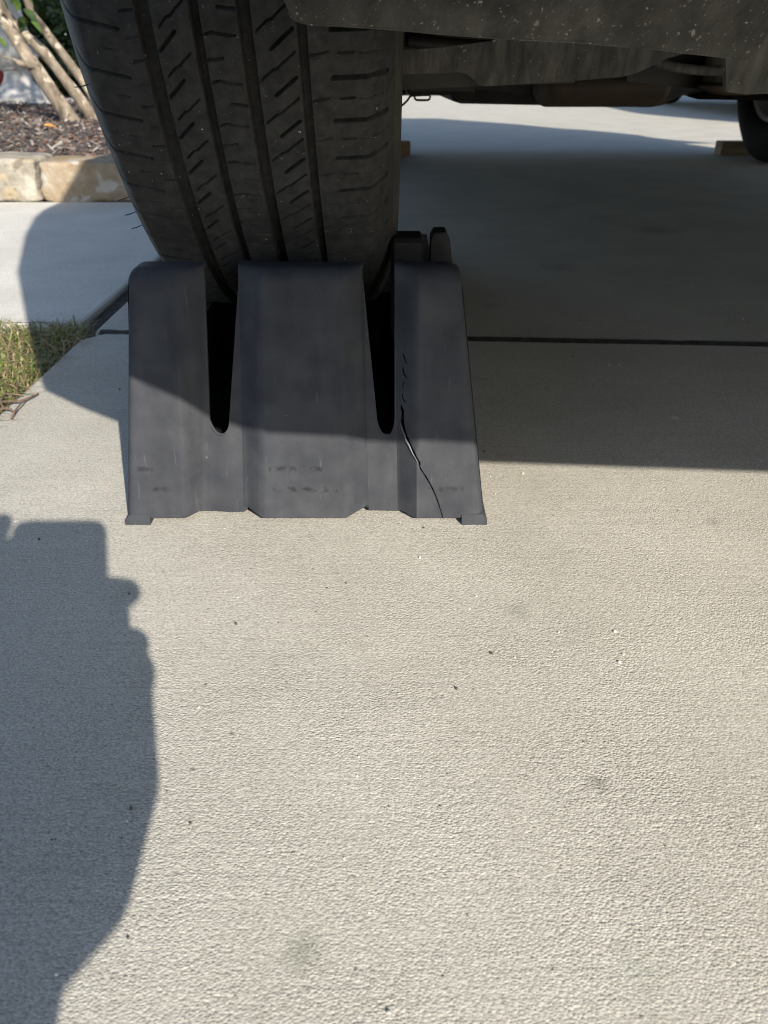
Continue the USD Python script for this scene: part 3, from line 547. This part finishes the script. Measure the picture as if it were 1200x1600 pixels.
# dark innards above and behind
obj('engine_bay_liner', cat([box(-0.02, 1.5, 0.90, 0.92, 0.345, 0.47), box(-0.03, 1.5, 0.44, 0.92, 0.455, 0.47)]), DARKM, suv)
sk = [(0.095, 1.38, 0.302), (0.112, 1.40, 0.2795), (0.125, 1.42, 0.2755), (0.43, 1.40, 0.271), (0.455, 1.42, 0.2735), (0.53, 1.45, 0.302), (0.10, 2.2, 0.275), (0.53, 2.2, 0.275), (0.09, 1.36, 0.40), (0.60, 1.36, 0.40), (0.09, 2.3, 0.40), (0.60, 2.3, 0.40)]
obj('skid_plate', hull(sk), DARKM, suv, smooth=20)
mf = trimesh.creation.capsule(0.26, 0.036, count=(24, 24)); mf.apply_transform(trimesh.transformations.rotation_matrix(math.pi / 2, (0, 1, 0))); mf.apply_scale((0.62, 1.6, 0.80)); mf.apply_translation((0.335, 1.36, 0.302))
obj('exhaust_muffler', mf, RUSTM, suv, smooth=True)
obj('cross_member', cat([box(-0.02, 1.4, 1.00, 1.06, 0.322, 0.37, 0.008), hull([(x, y, z) for (x, z0, z1) in ((0.27, 0.316, 0.33), (0.42, 0.302, 0.318), (0.62, 0.300, 0.33)) for z in (z0, z1) for y in (0.98, 1.03)])]), DARKM, suv)
obj('control_arm', hull([(0.335, 0.93, 0.300), (0.335, 0.97, 0.302), (0.60, 0.90, 0.297), (0.60, 1.0, 0.297), (0.34, 0.95, 0.306), (0.60, 0.95, 0.308)]), DARKM, suv)
bu = trimesh.creation.cylinder(0.0165, 0.040, sections=28); bu.apply_translation((0.362, 0.955, 0.333)); obj('bushing', bu, TRAY, suv, smooth=30)
ds = lathe([(0.0, 0.303), (0.020, 0.304), (0.032, 0.309), (0.036, 0.3125), (0.034, 0.3145), (0.0, 0.316)]); ds.apply_translation((0.374, 0.945, 0)); obj('spring_seat', ds, RUSTM, suv, smooth=30)
obj('mounting_bracket', plate([(0.375, 0.316), (0.52, 0.312), (0.52, 0.40), (0.372, 0.40), (0.378, 0.345), (0.372, 0.325)], 0.93, 0.006), TRAY, suv)
obj('brake_line', tube(spline([(0.022, 1.16, 0.283), (0.031, 1.16, 0.290), (0.036, 1.16, 0.2955), (0.061, 1.16, 0.2965), (0.0615, 1.16, 0.2935), (0.0585, 1.16, 0.2905), (0.044, 1.16, 0.2905), (0.041, 1.16, 0.2925), (0.0405, 1.16, 0.297), (0.04, 1.2, 0.33)], 50), 0.0014, 6), DARKM, suv, smooth=True)
for (p_, r_, m_) in (([(0.02, 0.80, 0.352), (0.10, 0.82, 0.346), (0.20, 0.80, 0.350), (0.33, 0.84, 0.345), (0.5, 0.82, 0.35)], 0.006, DARKM), ([(0.245, 0.86, 0.345), (0.28, 0.87, 0.331), (0.33, 0.88, 0.327), (0.42, 0.88, 0.332), (0.6, 0.88, 0.34)], 0.0045, TRAY)):
    obj('hose', tube(spline(p_, 30), r_, 10), m_, suv, smooth=True)
for (bx, by, bz) in ((0.275, 0.5565, 0.333), (0.395, 0.927, 0.330)):
    hb_ = trimesh.creation.cylinder(0.0042, 0.004, sections=6); hb_.apply_transform(trimesh.transformations.rotation_matrix(math.pi / 2, (1, 0, 0))); hb_.apply_translation((bx, by - 0.001, bz)); wb_ = trimesh.creation.cylinder(0.0062, 0.0012, sections=20); wb_.apply_transform(trimesh.transformations.rotation_matrix(math.pi / 2, (1, 0, 0))); wb_.apply_translation((bx, by + 0.0008, bz))
    obj('bolt', cat([hb_, wb_]), DARKM, suv, smooth=20)
obj('hook_mount', box(0.03, 0.12, 1.15, 1.25, 0.297, 0.36, 0.004), DARKM, suv)
obj('wheel_liner', cat([box(-0.22, -0.03, 1.30, 1.31, 0.35, 0.8)]), DARKM, suv)
axle = trimesh.creation.cylinder(0.035, 1.6, sections=20); axle.apply_transform(trimesh.transformations.rotation_matrix(math.pi / 2, (0, 1, 0))); axle.apply_translation((CX, FY + WB, RT)); obj('rear_axle', axle, DARKM, suv, smooth=30)

# ---- second vehicle, farther along the driveway
car2 = thing('parked_car', 'dark vehicle farther back on the driveway, only one wheel showing', 'car')
car_builder(car2, 3.42, 5.45, 2.6, mat('silver_paint', (0.25, 0.25, 0.26), None, 0.35, 5, coat=0.5), pitch=0.0)
for yy_ in (5.45, 8.05):
    for s in (-1, 1): wheel_at(car2, 3.42 + s * 0.83, yy_, RT, s)

# ------------------------------------------------------------------ wheel ramp
def ramp_mat(name, lettering):
    n = {'g': ('geometry', {}), 'p': ('principled_bsdf', {'roughness': 0.6, 'specular_ior_level': 0.07}), 'sx': ('separate_xyz', {}),
         'n': ('noise_texture', {'scale': 45, 'detail': 5}), 'm': ('mapping', {'scale': (1.0, 1.0, 0.16)}), 'n2': ('noise_texture', {'scale': 60, 'detail': 4}), 'n3': ('noise_texture', {'scale': 330, 'detail': 1.5}),
         'r': ('rgb_ramp', {'ramp': [(0.3, (0.0365, 0.039, 0.0455)), (0.7, (0.0535, 0.056, 0.062))]}), 'r2': ('rgb_ramp', {'ramp': [(0.25, (0.82, 0.82, 0.82)), (0.75, (1.12, 1.12, 1.12))]}),
         'r3': ('rgb_ramp', {'ramp': [(0.80, (0, 0, 0)), (0.84, (0.8, 0.8, 0.8))]}),
         'x': ('mix', {'mix_type': 'multiply', 'fac': 1.0}), 'x3': ('mix', {'mix_type': 'mix', 'color2': (0.35, 0.35, 0.34)}), 'ms': ('mapping', {'scale': (420, 420, 14), 'rotation': (0, 0.05, 0)}), 'ns': ('noise_texture', {'scale': 1.0, 'detail': 3}), 'rs': ('rgb_ramp', {'ramp': [(0.66, (0, 0, 0)), (0.74, (0.45, 0.45, 0.45))]}), 'x4': ('mix', {'mix_type': 'mix', 'color2': (0.085, 0.087, 0.09)}),
         'nd': ('noise_texture', {'scale': 24, 'detail': 6, 'roughness': 0.7}), 'rd': ('rgb_ramp', {'ramp': [(0.50, (0, 0, 0)), (0.75, (0.2, 0.2, 0.2))]}), 'x5': ('mix', {'mix_type': 'mix', 'color2': (0.088, 0.086, 0.080)}), 'bn': ('noise_texture', {'scale': 1400, 'detail': 2}), 'b': ('bump', {'strength': 0.5, 'distance': 0.0003})}
    l = [('g.position', 'n.vector'), ('g.position', 'm.vector'), ('m.vector', 'n2.vector'), ('g.position', 'n3.vector'), ('n.fac', 'r.fac'), ('n2.fac', 'r2.fac'), ('n3.fac', 'r3.fac'), ('r.color', 'x.color1'), ('r2.color', 'x.color2'),
         ('x.color', 'x3.color1'), ('r3.color', 'x3.fac'), ('g.position', 'bn.vector'), ('bn.fac', 'b.height'), ('b.normal', 'p.normal'), ('g.position', 'sx.vector')]
    l += [('g.position', 'ms.vector'), ('ms.vector', 'ns.vector'), ('ns.fac', 'rs.fac'), ('rs.color', 'x4.fac'), ('x3.color', 'x4.color1'), ('g.position', 'nd.vector'), ('nd.fac', 'rd.fac'), ('rd.color', 'x5.fac'), ('x4.color', 'x5.color1')]
    col = 'x5.color'
    for k, (x0, x1, z, hz, amt) in enumerate(lettering):              # worn smudges of a faded marking
        n['a%d' % k] = ('math', {'math_type': 'compare', 'value2': (x0 + x1) / 2, 'value3': (x1 - x0) / 2}); n['b%d' % k] = ('math', {'math_type': 'subtract', 'value2': z})
        n['c%d' % k] = ('math', {'math_type': 'absolute'}); n['d%d' % k] = ('map_range', {'from_min': hz, 'from_max': hz * 0.3, 'to_min': 0, 'to_max': 1, 'clamp': True})
        n['e%d' % k] = ('noise_texture', {'scale': 140, 'detail': 2}); n['f%d' % k] = ('map_range', {'from_min': 0.42, 'from_max': 0.60, 'to_min': 0, 'to_max': amt, 'clamp': True})
        n['h%d' % k] = ('math', {'math_type': 'multiply'}); n['i%d' % k] = ('math', {'math_type': 'multiply'}); n['j%d' % k] = ('mix', {'mix_type': 'multiply', 'color2': (0.5, 0.5, 0.5)})
        l += [('sx.x', 'a%d.value1' % k), ('sx.z', 'b%d.value1' % k), ('b%d.value' % k, 'c%d.value1' % k), ('c%d.value' % k, 'd%d.value' % k), ('g.position', 'e%d.vector' % k), ('e%d.fac' % k, 'f%d.value' % k),
              ('d%d.result' % k, 'h%d.value1' % k), ('f%d.result' % k, 'h%d.value2' % k), ('h%d.value' % k, 'i%d.value1' % k), ('a%d.value' % k, 'i%d.value2' % k), ('i%d.value' % k, 'j%d.fac' % k), (col, 'j%d.color1' % k)]
        col = 'j%d.color' % k
    l.append((col, 'p.base_color'))
    return usdkit.material(stage, '/World/Looks/' + name, n, l, surface='p.BSDF')
RAMPM = ramp_mat('ramp_plastic', [(-0.094, -0.050, 0.0485, 0.0035, 0.9), (-0.092, -0.038, 0.0305, 0.0035, 0.9), (-0.202, -0.188, 0.0485, 0.003, 0.8), (-0.2, -0.175, 0.0305, 0.003, 0.8), (0.036, 0.066, 0.0305, 0.003, 0.8)])
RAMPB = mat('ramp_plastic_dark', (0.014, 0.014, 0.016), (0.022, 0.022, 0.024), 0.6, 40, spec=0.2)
# columns: (x at the foot, x at the top, recess below, recess above, foot height)
COLS = [(-0.2168, -0.1900, 0, 0, .0045), (-0.1660, -0.1530, 0, 0, .0045), (-0.1575, -0.1400, .012, .008, .0040), (-0.1545, -0.1346, .016, .014, .0020), (-0.1440, -0.1290, .0158, .016, .0020), (-0.1330, -0.1215, .0130, .0158, .0028), (-0.1192, -0.1100, .0125, .017, .0032), (-0.1190, -0.1098, .0125, .017, .0085),
        (-0.1150, -0.1050, .011, .013, .0085), (-0.1015, -0.0919, 0, 0, .0045), (-0.0317, -0.0302, 0, 0, .0045), (-0.0160, -0.0175, .012, .012, .0085), (-0.0134, -0.0162, .015, .015, .0090), (-0.0130, -0.0158, .015, .016, .0035), (0.0118, 0.0079, .016, .018, .0020),
        (0.0145, 0.0100, .014, .016, .0040), (0.0274, 0.0241, 0, 0, .0045), (0.0832, 0.0580, 0, 0, .0045)]
RZ, YB, YT, RL = 0.2040, 0.5535, 0.5715, 0.013
def ramp_shell():
    ss = []                                                    # fine parameter along the columns
    for k in range(len(COLS) - 1):
        n = max(2, int(abs(COLS[k + 1][0] - COLS[k][0]) / 0.0035)); ss += list(np.linspace(k, k + 1, n, endpoint=False))
    ss = np.array([0, 0.04, 0.09, 0.15] + [q for q in ss if q > 0.2 and q < len(COLS) - 1.2] + [len(COLS) - 1.09, len(COLS) - 1.05, len(COLS) - 1.02, len(COLS) - 1.0])
    C = np.array(COLS); cols = np.stack([np.interp(ss, np.arange(len(COLS)), C[:, k]) for k in range(5)], 1)
    # path: (w along height 0..1, y, z, weight of recess)
    path = []
    for t in np.linspace(0, 1, 46): path.append((t, YB + (YT - YB) * t, None, 1.0))
    for a in np.linspace(0.12, 1, 9): q = a * math.pi / 2; path.append((1.0, YT + RL * (1 - math.cos(q)), RZ - RL + RL * math.sin(q), 1.0 - 0.55 * a))
    path += [(1.0, YT + 0.028, RZ, 0.3), (1.0, YT + 0.040, RZ - 0.003, 0.0), (1.0, YT + 0.046, RZ - 0.014, 0), (1.0, YT + 0.052, RZ - 0.036, 0), (1.0, YT + 0.058, RZ - 0.072, 0)]
    for y in np.linspace(0.64, 1.10, 14): path.append((1.0, y, 0.131, 0))
    for t in np.linspace(0.05, 1, 24): path.append((1.0, 1.10 + 0.60 * t, max(0.012, 0.131 * (1 - t)), 0))
    V = []
    wd = np.minimum(np.abs(cols[:, 0] - cols[0, 0]), np.abs(cols[:, 0] - cols[-1, 0]))
    corner = np.where(wd < 0.007, 0.007 - np.sqrt(np.maximum(0, 0.007 ** 2 - (0.007 - wd) ** 2)), 0)
    cc = np.minimum(np.abs(cols[:, 1] - cols[0, 1]), np.abs(cols[:, 1] - cols[-1, 1])); cr = np.where(cc < 0.010, 0.010 - np.sqrt(np.maximum(0, 0.010 ** 2 - (0.010 - cc) ** 2)), 0)
    for (t, y, z, w) in path:
        x = cols[:, 0] * (1 - t) + cols[:, 1] * t; rec = (cols[:, 2] * (1 - t) + cols[:, 3] * t) * w
        zz = (cols[:, 4] * (1 - t) + (RZ - RL) * t) if z is None else np.full(len(x), z)
        if z is not None and z > 0.17: zz = zz - cr * min(1, max(0, (z - (RZ - RL)) / RL)) * 0.9
        V.append(np.c_[x, np.full(len(x), y) + rec + corner * (1 if z is None else 0.6), zz])
    return np.array(V), ss
GV, gss = ramp_shell()
nr, nc = GV.shape[:2]
# side skirts down to the foot
def skirt(col, out):
    bz = np.where(np.arange(nr) < 46, 0.0, 1.0)
    rows = []
    for k in range(1, 9):
        t = k / 8; q = col.copy(); q[:, 2] = col[:, 2] * (1 - t) + 0.0045 * t; q[:, 0] = col[:, 0] + out * 0.028 * np.clip((col[:, 2] - q[:, 2]) / 0.19, 0, 1); rows.append(q)
    return rows
L = skirt(GV[:, 0], -1); R = skirt(GV[:, -1], 1)
full = np.concatenate([np.stack(L[::-1], 1), GV, np.stack(R, 1)], 1)
nrm = np.gradient(full, axis=0); nc2 = np.gradient(full, axis=1)
def thicken(G, th):
    v = G.reshape(-1, 3); f = grid_faces(G.shape[0], G.shape[1])
    tmp = trimesh.Trimesh(v, f, process=False); n = tmp.vertex_normals
    a = np.abs(np.nan_to_num(n)); nv = np.nan_to_num(n)
    inner = v - nv * th; N = len(v); R_, C_ = G.shape[:2]
    idx = np.arange(N).reshape(R_, C_); loop = np.r_[idx[0, :], idx[1:, -1], idx[-1, -2::-1], idx[-2:0:-1, 0]]
    side = []
    for a_, b_ in zip(loop, np.roll(loop, -1)): side += [(a_, b_ + N, b_), (a_, a_ + N, b_ + N)]
    return np.vstack([v, inner]), np.vstack([f, f[:, ::-1] + N, np.array(side)])
face_only = GV[:54]
sv, sf = thicken(GV, 0.003)
shell = trimesh.Trimesh(sv, sf, process=False)
tst = shell.copy(); 
if tst.volume < 0: sf = sf[:, ::-1]
shell_m = manifold3d.Manifold(manifold3d.Mesh(np.asarray(sv, np.float32), np.asarray(sf, np.uint32)))
SHELL_OK = shell_m.status() == manifold3d.Error.NoError and shell_m.volume() > 0
def prism(poly, y0=0.52, y1=0.60):
    m = trimesh.creation.extrude_polygon(poly, y1 - y0, engine='earcut'); v = m.vertices; m.vertices = np.c_[v[:, 0], y0 + v[:, 2], v[:, 1]]; m.invert(); return to_man(m)
slots = [Polygon([(-0.1352, 0.30), (-0.1352, 0.2105), (-0.1346, 0.195), (-0.1418, 0.0830), (-0.1400, 0.0765), (-0.1375, 0.0727), (-0.1345, 0.0710), (-0.1315, 0.0714), (-0.1285, 0.0738), (-0.1265, 0.0785), (-0.1255, 0.085), (-0.1095, 0.195), (-0.1090, 0.2105), (-0.1090, 0.30)]),
         Polygon([(-0.0160, 0.30), (-0.0160, 0.195), (-0.0054, 0.082), (-0.0043, 0.0765), (-0.0022, 0.0722), (0.0010, 0.0702), (0.0045, 0.0702), (0.0070, 0.0725), (0.0083, 0.0765), (0.0087, 0.082), (0.0080, 0.195), (0.0080, 0.30)])]
def lerpx(px_top_bot): return px_top_bot
crack = [(0.0150, 0.0855, .0012), (0.0152, 0.082, .0013), (0.0166, 0.0765, .0010), (0.0182, 0.073, .0009), (0.0195, 0.070, .0012), (0.0222, 0.0652, .0009), (0.0245, 0.061, .0010), (0.0272, 0.0566, .0007), (0.0290, 0.0535, .0008), (0.0292, 0.0505, .0004), (0.0300, 0.048, .0007), (0.0322, 0.0448, .0005),
         (0.0345, 0.041, .0008), (0.0378, 0.0352, .0006), (0.0400, 0.031, .0007), (0.0428, 0.0245, .0005), (0.0445, 0.020, .0006), (0.0472, 0.012, .0004), (0.0490, 0.006, .0005), (0.0495, -0.005, .0005)]
chips_ = [[(0.0146, 0.1385), (0.0160, 0.1352), (0.0178, 0.1318), (0.0170, 0.1338), (0.0158, 0.1372)], [(0.0148, 0.1275), (0.0158, 0.1238), (0.0182, 0.1205), (0.0164, 0.1214), (0.0150, 0.1245)], [(0.0162, 0.1168), (0.0150, 0.1135), (0.0158, 0.1108), (0.0148, 0.1142)],
          [(0.0146, 0.1062), (0.0152, 0.1030), (0.0176, 0.1004), (0.0160, 0.1012), (0.0148, 0.1034)], [(0.0140, 0.0968), (0.0150, 0.0945), (0.0160, 0.0932), (0.0157, 0.0890), (0.0163, 0.0862), (0.0144, 0.0858), (0.0146, 0.0905), (0.0138, 0.0940)]]
for s in slots: shell_m = shell_m - prism(s, 0.53, 0.80)
for (a_, b_) in ((-0.168, -0.109), (-0.036, 0.0085)): shell_m = shell_m - to_man(box(a_, b_, 0.5985, 0.80, 0.09, 0.30))
def taper_crack():
    c = np.array(crack); pts, w = c[:, :2], c[:, 2]
    d = np.gradient(pts, axis=0); d /= np.linalg.norm(d, axis=1, keepdims=True); nn = np.c_[-d[:, 1], d[:, 0]]
    return Polygon(np.vstack([pts + nn * w[:, None], (pts - nn * w[:, None])[::-1]])).buffer(0)
for q in chips_: shell_m = shell_m - prism(Polygon(q).buffer(0.0003), 0.53, 0.60)
shell_m = shell_m - prism(taper_crack(), 0.53, 0.60)
ramp = thing('wheel_ramp', 'black plastic car ramp with two tall slots and a cracked front face', 'car ramp')
obj('shell', shell_m, RAMPM, ramp, smooth=32)
def face_y(x, z):
    t = (z - 0.0045) / (RZ - RL - 0.0045); k = np.array(COLS); return YB + (YT - YB) * t + np.interp(x, k[:, 0] * (1 - t) + k[:, 1] * t, k[:, 2] * (1 - t) + k[:, 3] * t)
lp = np.array([(x - w * 1.6, z) for x, z, w in crack[1:9]])
obj('crack_lip', tube(spline(np.array([(x, face_y(x, z) - 0.0004, z) for x, z in lp]), 24), np.r_[np.linspace(0.0002, 0.0008, 12), np.linspace(0.0008, 0.0002, 12)], 6), mat('stressed_plastic', (0.09, 0.092, 0.095), (0.17, 0.172, 0.175), 0.55, 200), ramp, smooth=True, label='pale stressed plastic edge of the crack')
for q_ in (slots[0], slots[1]):
    c_ = np.array(q_.exterior.coords)[:-1]; c_ = c_[(c_[:, 1] < 0.0835)]; c_ = c_[np.argsort(np.arctan2(c_[:, 0] - c_[:, 0].mean(), -(c_[:, 1] - 0.09)))]
    p_ = spline(np.array([(x, face_y(x, z) + 0.0006, z) for x, z in c_]), 30); obj('slot_lip', tube(p_, np.r_[np.linspace(0.0003, 0.0011, 8), np.full(14, 0.0011), np.linspace(0.0011, 0.0003, 8)], 8), RAMPM, ramp, smooth=True)
# side walls, platform ribs and the inside floor of the slots
def sidewall(col, out):
    rows = np.stack([col] + skirt(col, out), 1); return rows.reshape(-1, 3), grid_faces(rows.shape[0], rows.shape[1])[:, ::(1 if out > 0 else -1)]
obj('side_wall', sidewall(GV[:, 0][:], -1), RAMPM, ramp, smooth=32); obj('side_wall', sidewall(GV[:, -1][:], 1), RAMPM, ramp, smooth=32)
for (a, b, c, d) in ((-0.2165, -0.1955, 0.5495, 0.585), (0.0650, 0.0862, 0.5495, 0.585), (-0.2165, -0.1955, 1.2, 1.24), (0.0650, 0.0862, 1.2, 1.24)):
    obj('foot', hull([(x + s_ * 0.0014 * 0, y, z) for (x, s_) in ((a, -1), (b, 1)) for y in (c, d) for z in (0.0, 0.0045)] + [((a + 0.004) if a < -0.1 else a, c + 0.004, 0.008), (b if a < -0.1 else b - 0.004, c + 0.004, 0.008), ((a + 0.004) if a < -0.1 else a, d, 0.008), (b if a < -0.1 else b - 0.004, d, 0.008)]), RAMPM, ramp, smooth=20)
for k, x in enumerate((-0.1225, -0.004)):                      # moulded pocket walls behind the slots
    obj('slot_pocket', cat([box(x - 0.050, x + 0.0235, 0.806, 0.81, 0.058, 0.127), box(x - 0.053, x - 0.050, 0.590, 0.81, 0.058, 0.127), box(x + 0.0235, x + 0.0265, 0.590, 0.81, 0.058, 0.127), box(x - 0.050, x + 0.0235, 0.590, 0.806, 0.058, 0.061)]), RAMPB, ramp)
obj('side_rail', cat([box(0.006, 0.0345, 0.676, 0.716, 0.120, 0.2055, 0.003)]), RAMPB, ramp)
pp = [(0.0385, 0.669, 0.125), (0.0385, 0.700, 0.125), (0.0600, 0.669, 0.125), (0.0600, 0.700, 0.125), (0.0400, 0.672, 0.206), (0.0400, 0.70, 0.206), (0.0428, 0.674, 0.2112), (0.0525, 0.674, 0.2112), (0.0428, 0.70, 0.2112), (0.0525, 0.70, 0.2112), (0.0555, 0.673, 0.2065), (0.0555, 0.70, 0.2065), (0.0575, 0.670, 0.19), (0.0575, 0.70, 0.19)]
obj('end_stop', hull(pp), mat('ramp_gloss', (0.008, 0.008, 0.009), None, 0.45, 30, spec=0.2), ramp, smooth=50)

# ------------------------------------------------------------------ wooden chocks at the rear wheels
WOOD = mat('weathered_wood', (0.13, 0.095, 0.06), (0.26, 0.20, 0.13), 0.85, 8, stretch=(1, 8, 8), bump=0.002, bscale=60)
for (x0, x1, lab) in ((-0.17, 0.108, 'weathered wooden block behind the left rear wheel, its end peeking past the tyre'), (1.382, 1.60, 'weathered wooden block against the right rear wheel under the vehicle')):
    w = thing('wheel_chock', lab, 'wooden block', group='wooden chocks at the rear wheels')
    obj('block', box(x0, x1, 3.465, 3.54, 0.0, 0.052, 0.003), WOOD, w, smooth=20)

# ------------------------------------------------------------------ the photographer and the phone, whose shadow falls on the concrete
O = np.array([0, 0, CAM_H]); cp, sp = math.cos(math.radians(PITCH)), math.sin(math.radians(PITCH))
UX, UU, UN = np.array([1.0, 0, 0]), np.array([0, sp, cp]), np.array([0, cp, -sp])
P3 = lambda x, a, n: O + x * UX + a * UU + n * UN
def rbox(x0, x1, a0, a1, n0, n1, r):
    q = shapely.box(x0 + r, a0 + r, x1 - r, a1 - r).buffer(r, quad_segs=6); m = trimesh.creation.extrude_polygon(q, n1 - n0, engine='earcut'); v = m.vertices
    m.vertices = O + v[:, :1] * UX + v[:, 1:2] * UU + (v[:, 2:3] + n0) * UN; m.invert(); return m
PHN = mat('phone_glass', (0.02, 0.02, 0.022), None, 0.15, 5); SKIN = mat('skin', (0.45, 0.27, 0.19), (0.52, 0.33, 0.24), 0.55, 30)
ph = thing('smartphone', 'black smartphone held out towards the ramp', 'phone')
obj('case', rbox(-0.0595, 0.016, -0.1345, 0.0146, -0.013, -0.005, 0.011), PHN, ph)
obj('screen', rbox(-0.0575, 0.014, -0.1325, 0.0126, -0.0134, -0.0129, 0.009), PHN, ph)
def figure(bones, ref=0.02, it=10, grow=0.0):
    M = []
    for (a, ra, b, rb) in bones:
        s1 = manifold3d.Manifold.sphere(ra + grow, 20).translate(tuple(map(float, a))); s2 = manifold3d.Manifold.sphere(rb + grow, 20).translate(tuple(map(float, b)))
        M.append(manifold3d.Manifold.batch_hull([s1, s2]))
    m = manifold3d.Manifold.batch_boolean(M, manifold3d.OpType.Add).refine_to_length(ref).to_mesh()
    t = trimesh.Trimesh(m.vert_properties[:, :3], m.tri_verts, process=True); trimesh.smoothing.filter_taubin(t, iterations=it); return t
A = lambda *p: np.array(p, float)
head = A(-0.08, -0.40, 0.66); neck = A(-0.08, -0.50, 0.58); chest = A(-0.09, -0.58, 0.48); hip = A(-0.13, -0.80, 0.24)
rsh, lsh = A(0.105, -0.53, 0.50), A(-0.27, -0.53, 0.50); rel, lel = A(-0.012, -0.42, 0.19), A(-0.30, -0.38, 0.20)
rwr, lwr = P3(-0.022, -0.180, -0.04), P3(-0.115, -0.165, -0.035)
def handbones(s, x0, up=0.0):
    """s=+1 right hand on the phone's right edge at x0"""
    q = lambda x, a, n: P3(x0 + s * x, a + up * np.clip((a + 0.172) / 0.1, 0, 1), n)
    b = [(q(0.002, -0.05, -0.004), 0.008, q(0.006, -0.09, -0.006), 0.012), (q(0.011, -0.097, -0.008), 0.014, q(0.006, -0.128, -0.014), 0.020), (q(0.006, -0.128, -0.014), 0.020, q(-0.010, -0.158, -0.02), 0.0215), (q(-0.010, -0.158, -0.02), 0.0215, q(-0.04, -0.176, -0.037), 0.025), (q(0.008, -0.115, -0.025), 0.016, q(0.014, -0.085, -0.008), 0.014)]
    for (a, ex, r) in ((-0.040, 0.0015, 0.0092), (-0.071, 0.004, 0.0092), (-0.096, 0.0, 0.0088), (-0.116, -0.003, 0.0078)):
        k = q(0.001 + ex, a - (0.018 if a < -0.08 else 0.004), 0.0); b += [(q(0.004, min(-0.088, a - 0.012), -0.01), 0.011, k, r), (k, r + 0.0012, q(0.0085 + ex, a, 0.004), r), (q(0.0085 + ex, a, 0.004), r, q(-0.012, a + 0.003, 0.006), r - 0.001), (q(-0.012, a + 0.003, 0.006), r - 0.001, q(-0.032, a, 0.005), r - 0.002)]
    b += [(q(0.004, -0.115, -0.028), 0.014, q(-0.004, -0.085, -0.028), 0.0105), (q(-0.004, -0.085, -0.028), 0.0105, q(-0.022, -0.066, -0.025), 0.0088)]
    return b
rh, lh = handbones(1, 0.016), handbones(-1, -0.0595, 0.03)
lh += [(P3(-0.075, -0.135, -0.01), 0.016, P3(-0.045, -0.147, 0.002), 0.012), (P3(-0.045, -0.147, 0.002), 0.012, P3(-0.010, -0.156, 0.004), 0.014), (P3(-0.086, -0.04, 0.0), 0.010, P3(-0.0745, 0.012, 0.002), 0.0085)]
rh += [(P3(0.01, -0.14, -0.015), 0.02, P3(-0.028, -0.152, -0.002), 0.019)]
torso = [(neck, 0.055, chest, 0.12), (chest, 0.13, hip, 0.14), (rsh, 0.06, chest, 0.11), (lsh, 0.06, chest, 0.11)]
arms = [(rsh, 0.055, rel, 0.042), (rel, 0.042, rwr, 0.027), (lsh, 0.055, lel, 0.042), (lel, 0.042, lwr, 0.027)]
legs = []
for (kx, fx) in ((0.06, 0.05), (-0.42, -0.40)):
    h = hip + A(0.10 if kx > 0 else -0.10, 0, 0); k = A(kx, -0.46, 0.44 if kx < 0 else 0.30); an = A(fx, -0.72, 0.10); k[1] -= 0.05
    legs += [(h, 0.09, k, 0.058), (k, 0.055, an, 0.04), (an, 0.042, an + A(0, 0.17, -0.065), 0.03)]
headb = [(head, 0.092, head + A(0, 0.03, -0.06), 0.066), (head + A(0, -0.02, 0.02), 0.094, head, 0.088), (neck, 0.055, head + A(0, -0.03, -0.03), 0.055), (head + A(0, 0.088, -0.015), 0.014, head + A(0, 0.098, -0.038), 0.016)]
per = thing('person', 'person in dark clothes crouching and holding out a phone in both hands', 'person')
hands = figure(rh + lh, 0.003, 6)
body = figure(torso + arms + legs + headb, 0.018, 8)
bm = (to_man(body) + to_man(hands)) if True else None
obj('body', bm, SKIN, per, smooth=True)
CLOTH = mat('dark_cloth', (0.05, 0.055, 0.07), (0.08, 0.085, 0.10), 0.9, 60)
obj('shirt', figure(torso + [arms[0], arms[2]], 0.02, 8, 0.012), CLOTH, per, smooth=True)
obj('trousers', figure([(chest * 0.3 + hip * 0.7, 0.13, hip, 0.145)] + [legs[0], legs[1], legs[3], legs[4]], 0.02, 8, 0.012), CLOTH, per, smooth=True)
obj('hair', figure([(head + A(0, -0.03, 0.035), 0.098, head + A(0, -0.035, -0.01), 0.094)], 0.015, 4), mat('dark_hair', (0.03, 0.02, 0.015), None, 0.6), per, smooth=True)
for s in (-1, 1):
    e = trimesh.creation.icosphere(2, 0.012); e.apply_translation(head + A(s * 0.032, 0.080, -0.004)); obj('eye', e, mat('eye_white_%d' % (s + 1), (0.7, 0.7, 0.7), None, 0.3), per, smooth=True)
    e = trimesh.creation.icosphere(2, 0.03); e.apply_scale((0.35, 0.7, 1)); e.apply_translation(head + A(s * 0.092, -0.01, -0.01)); obj('ear', e, SKIN, per, smooth=True)
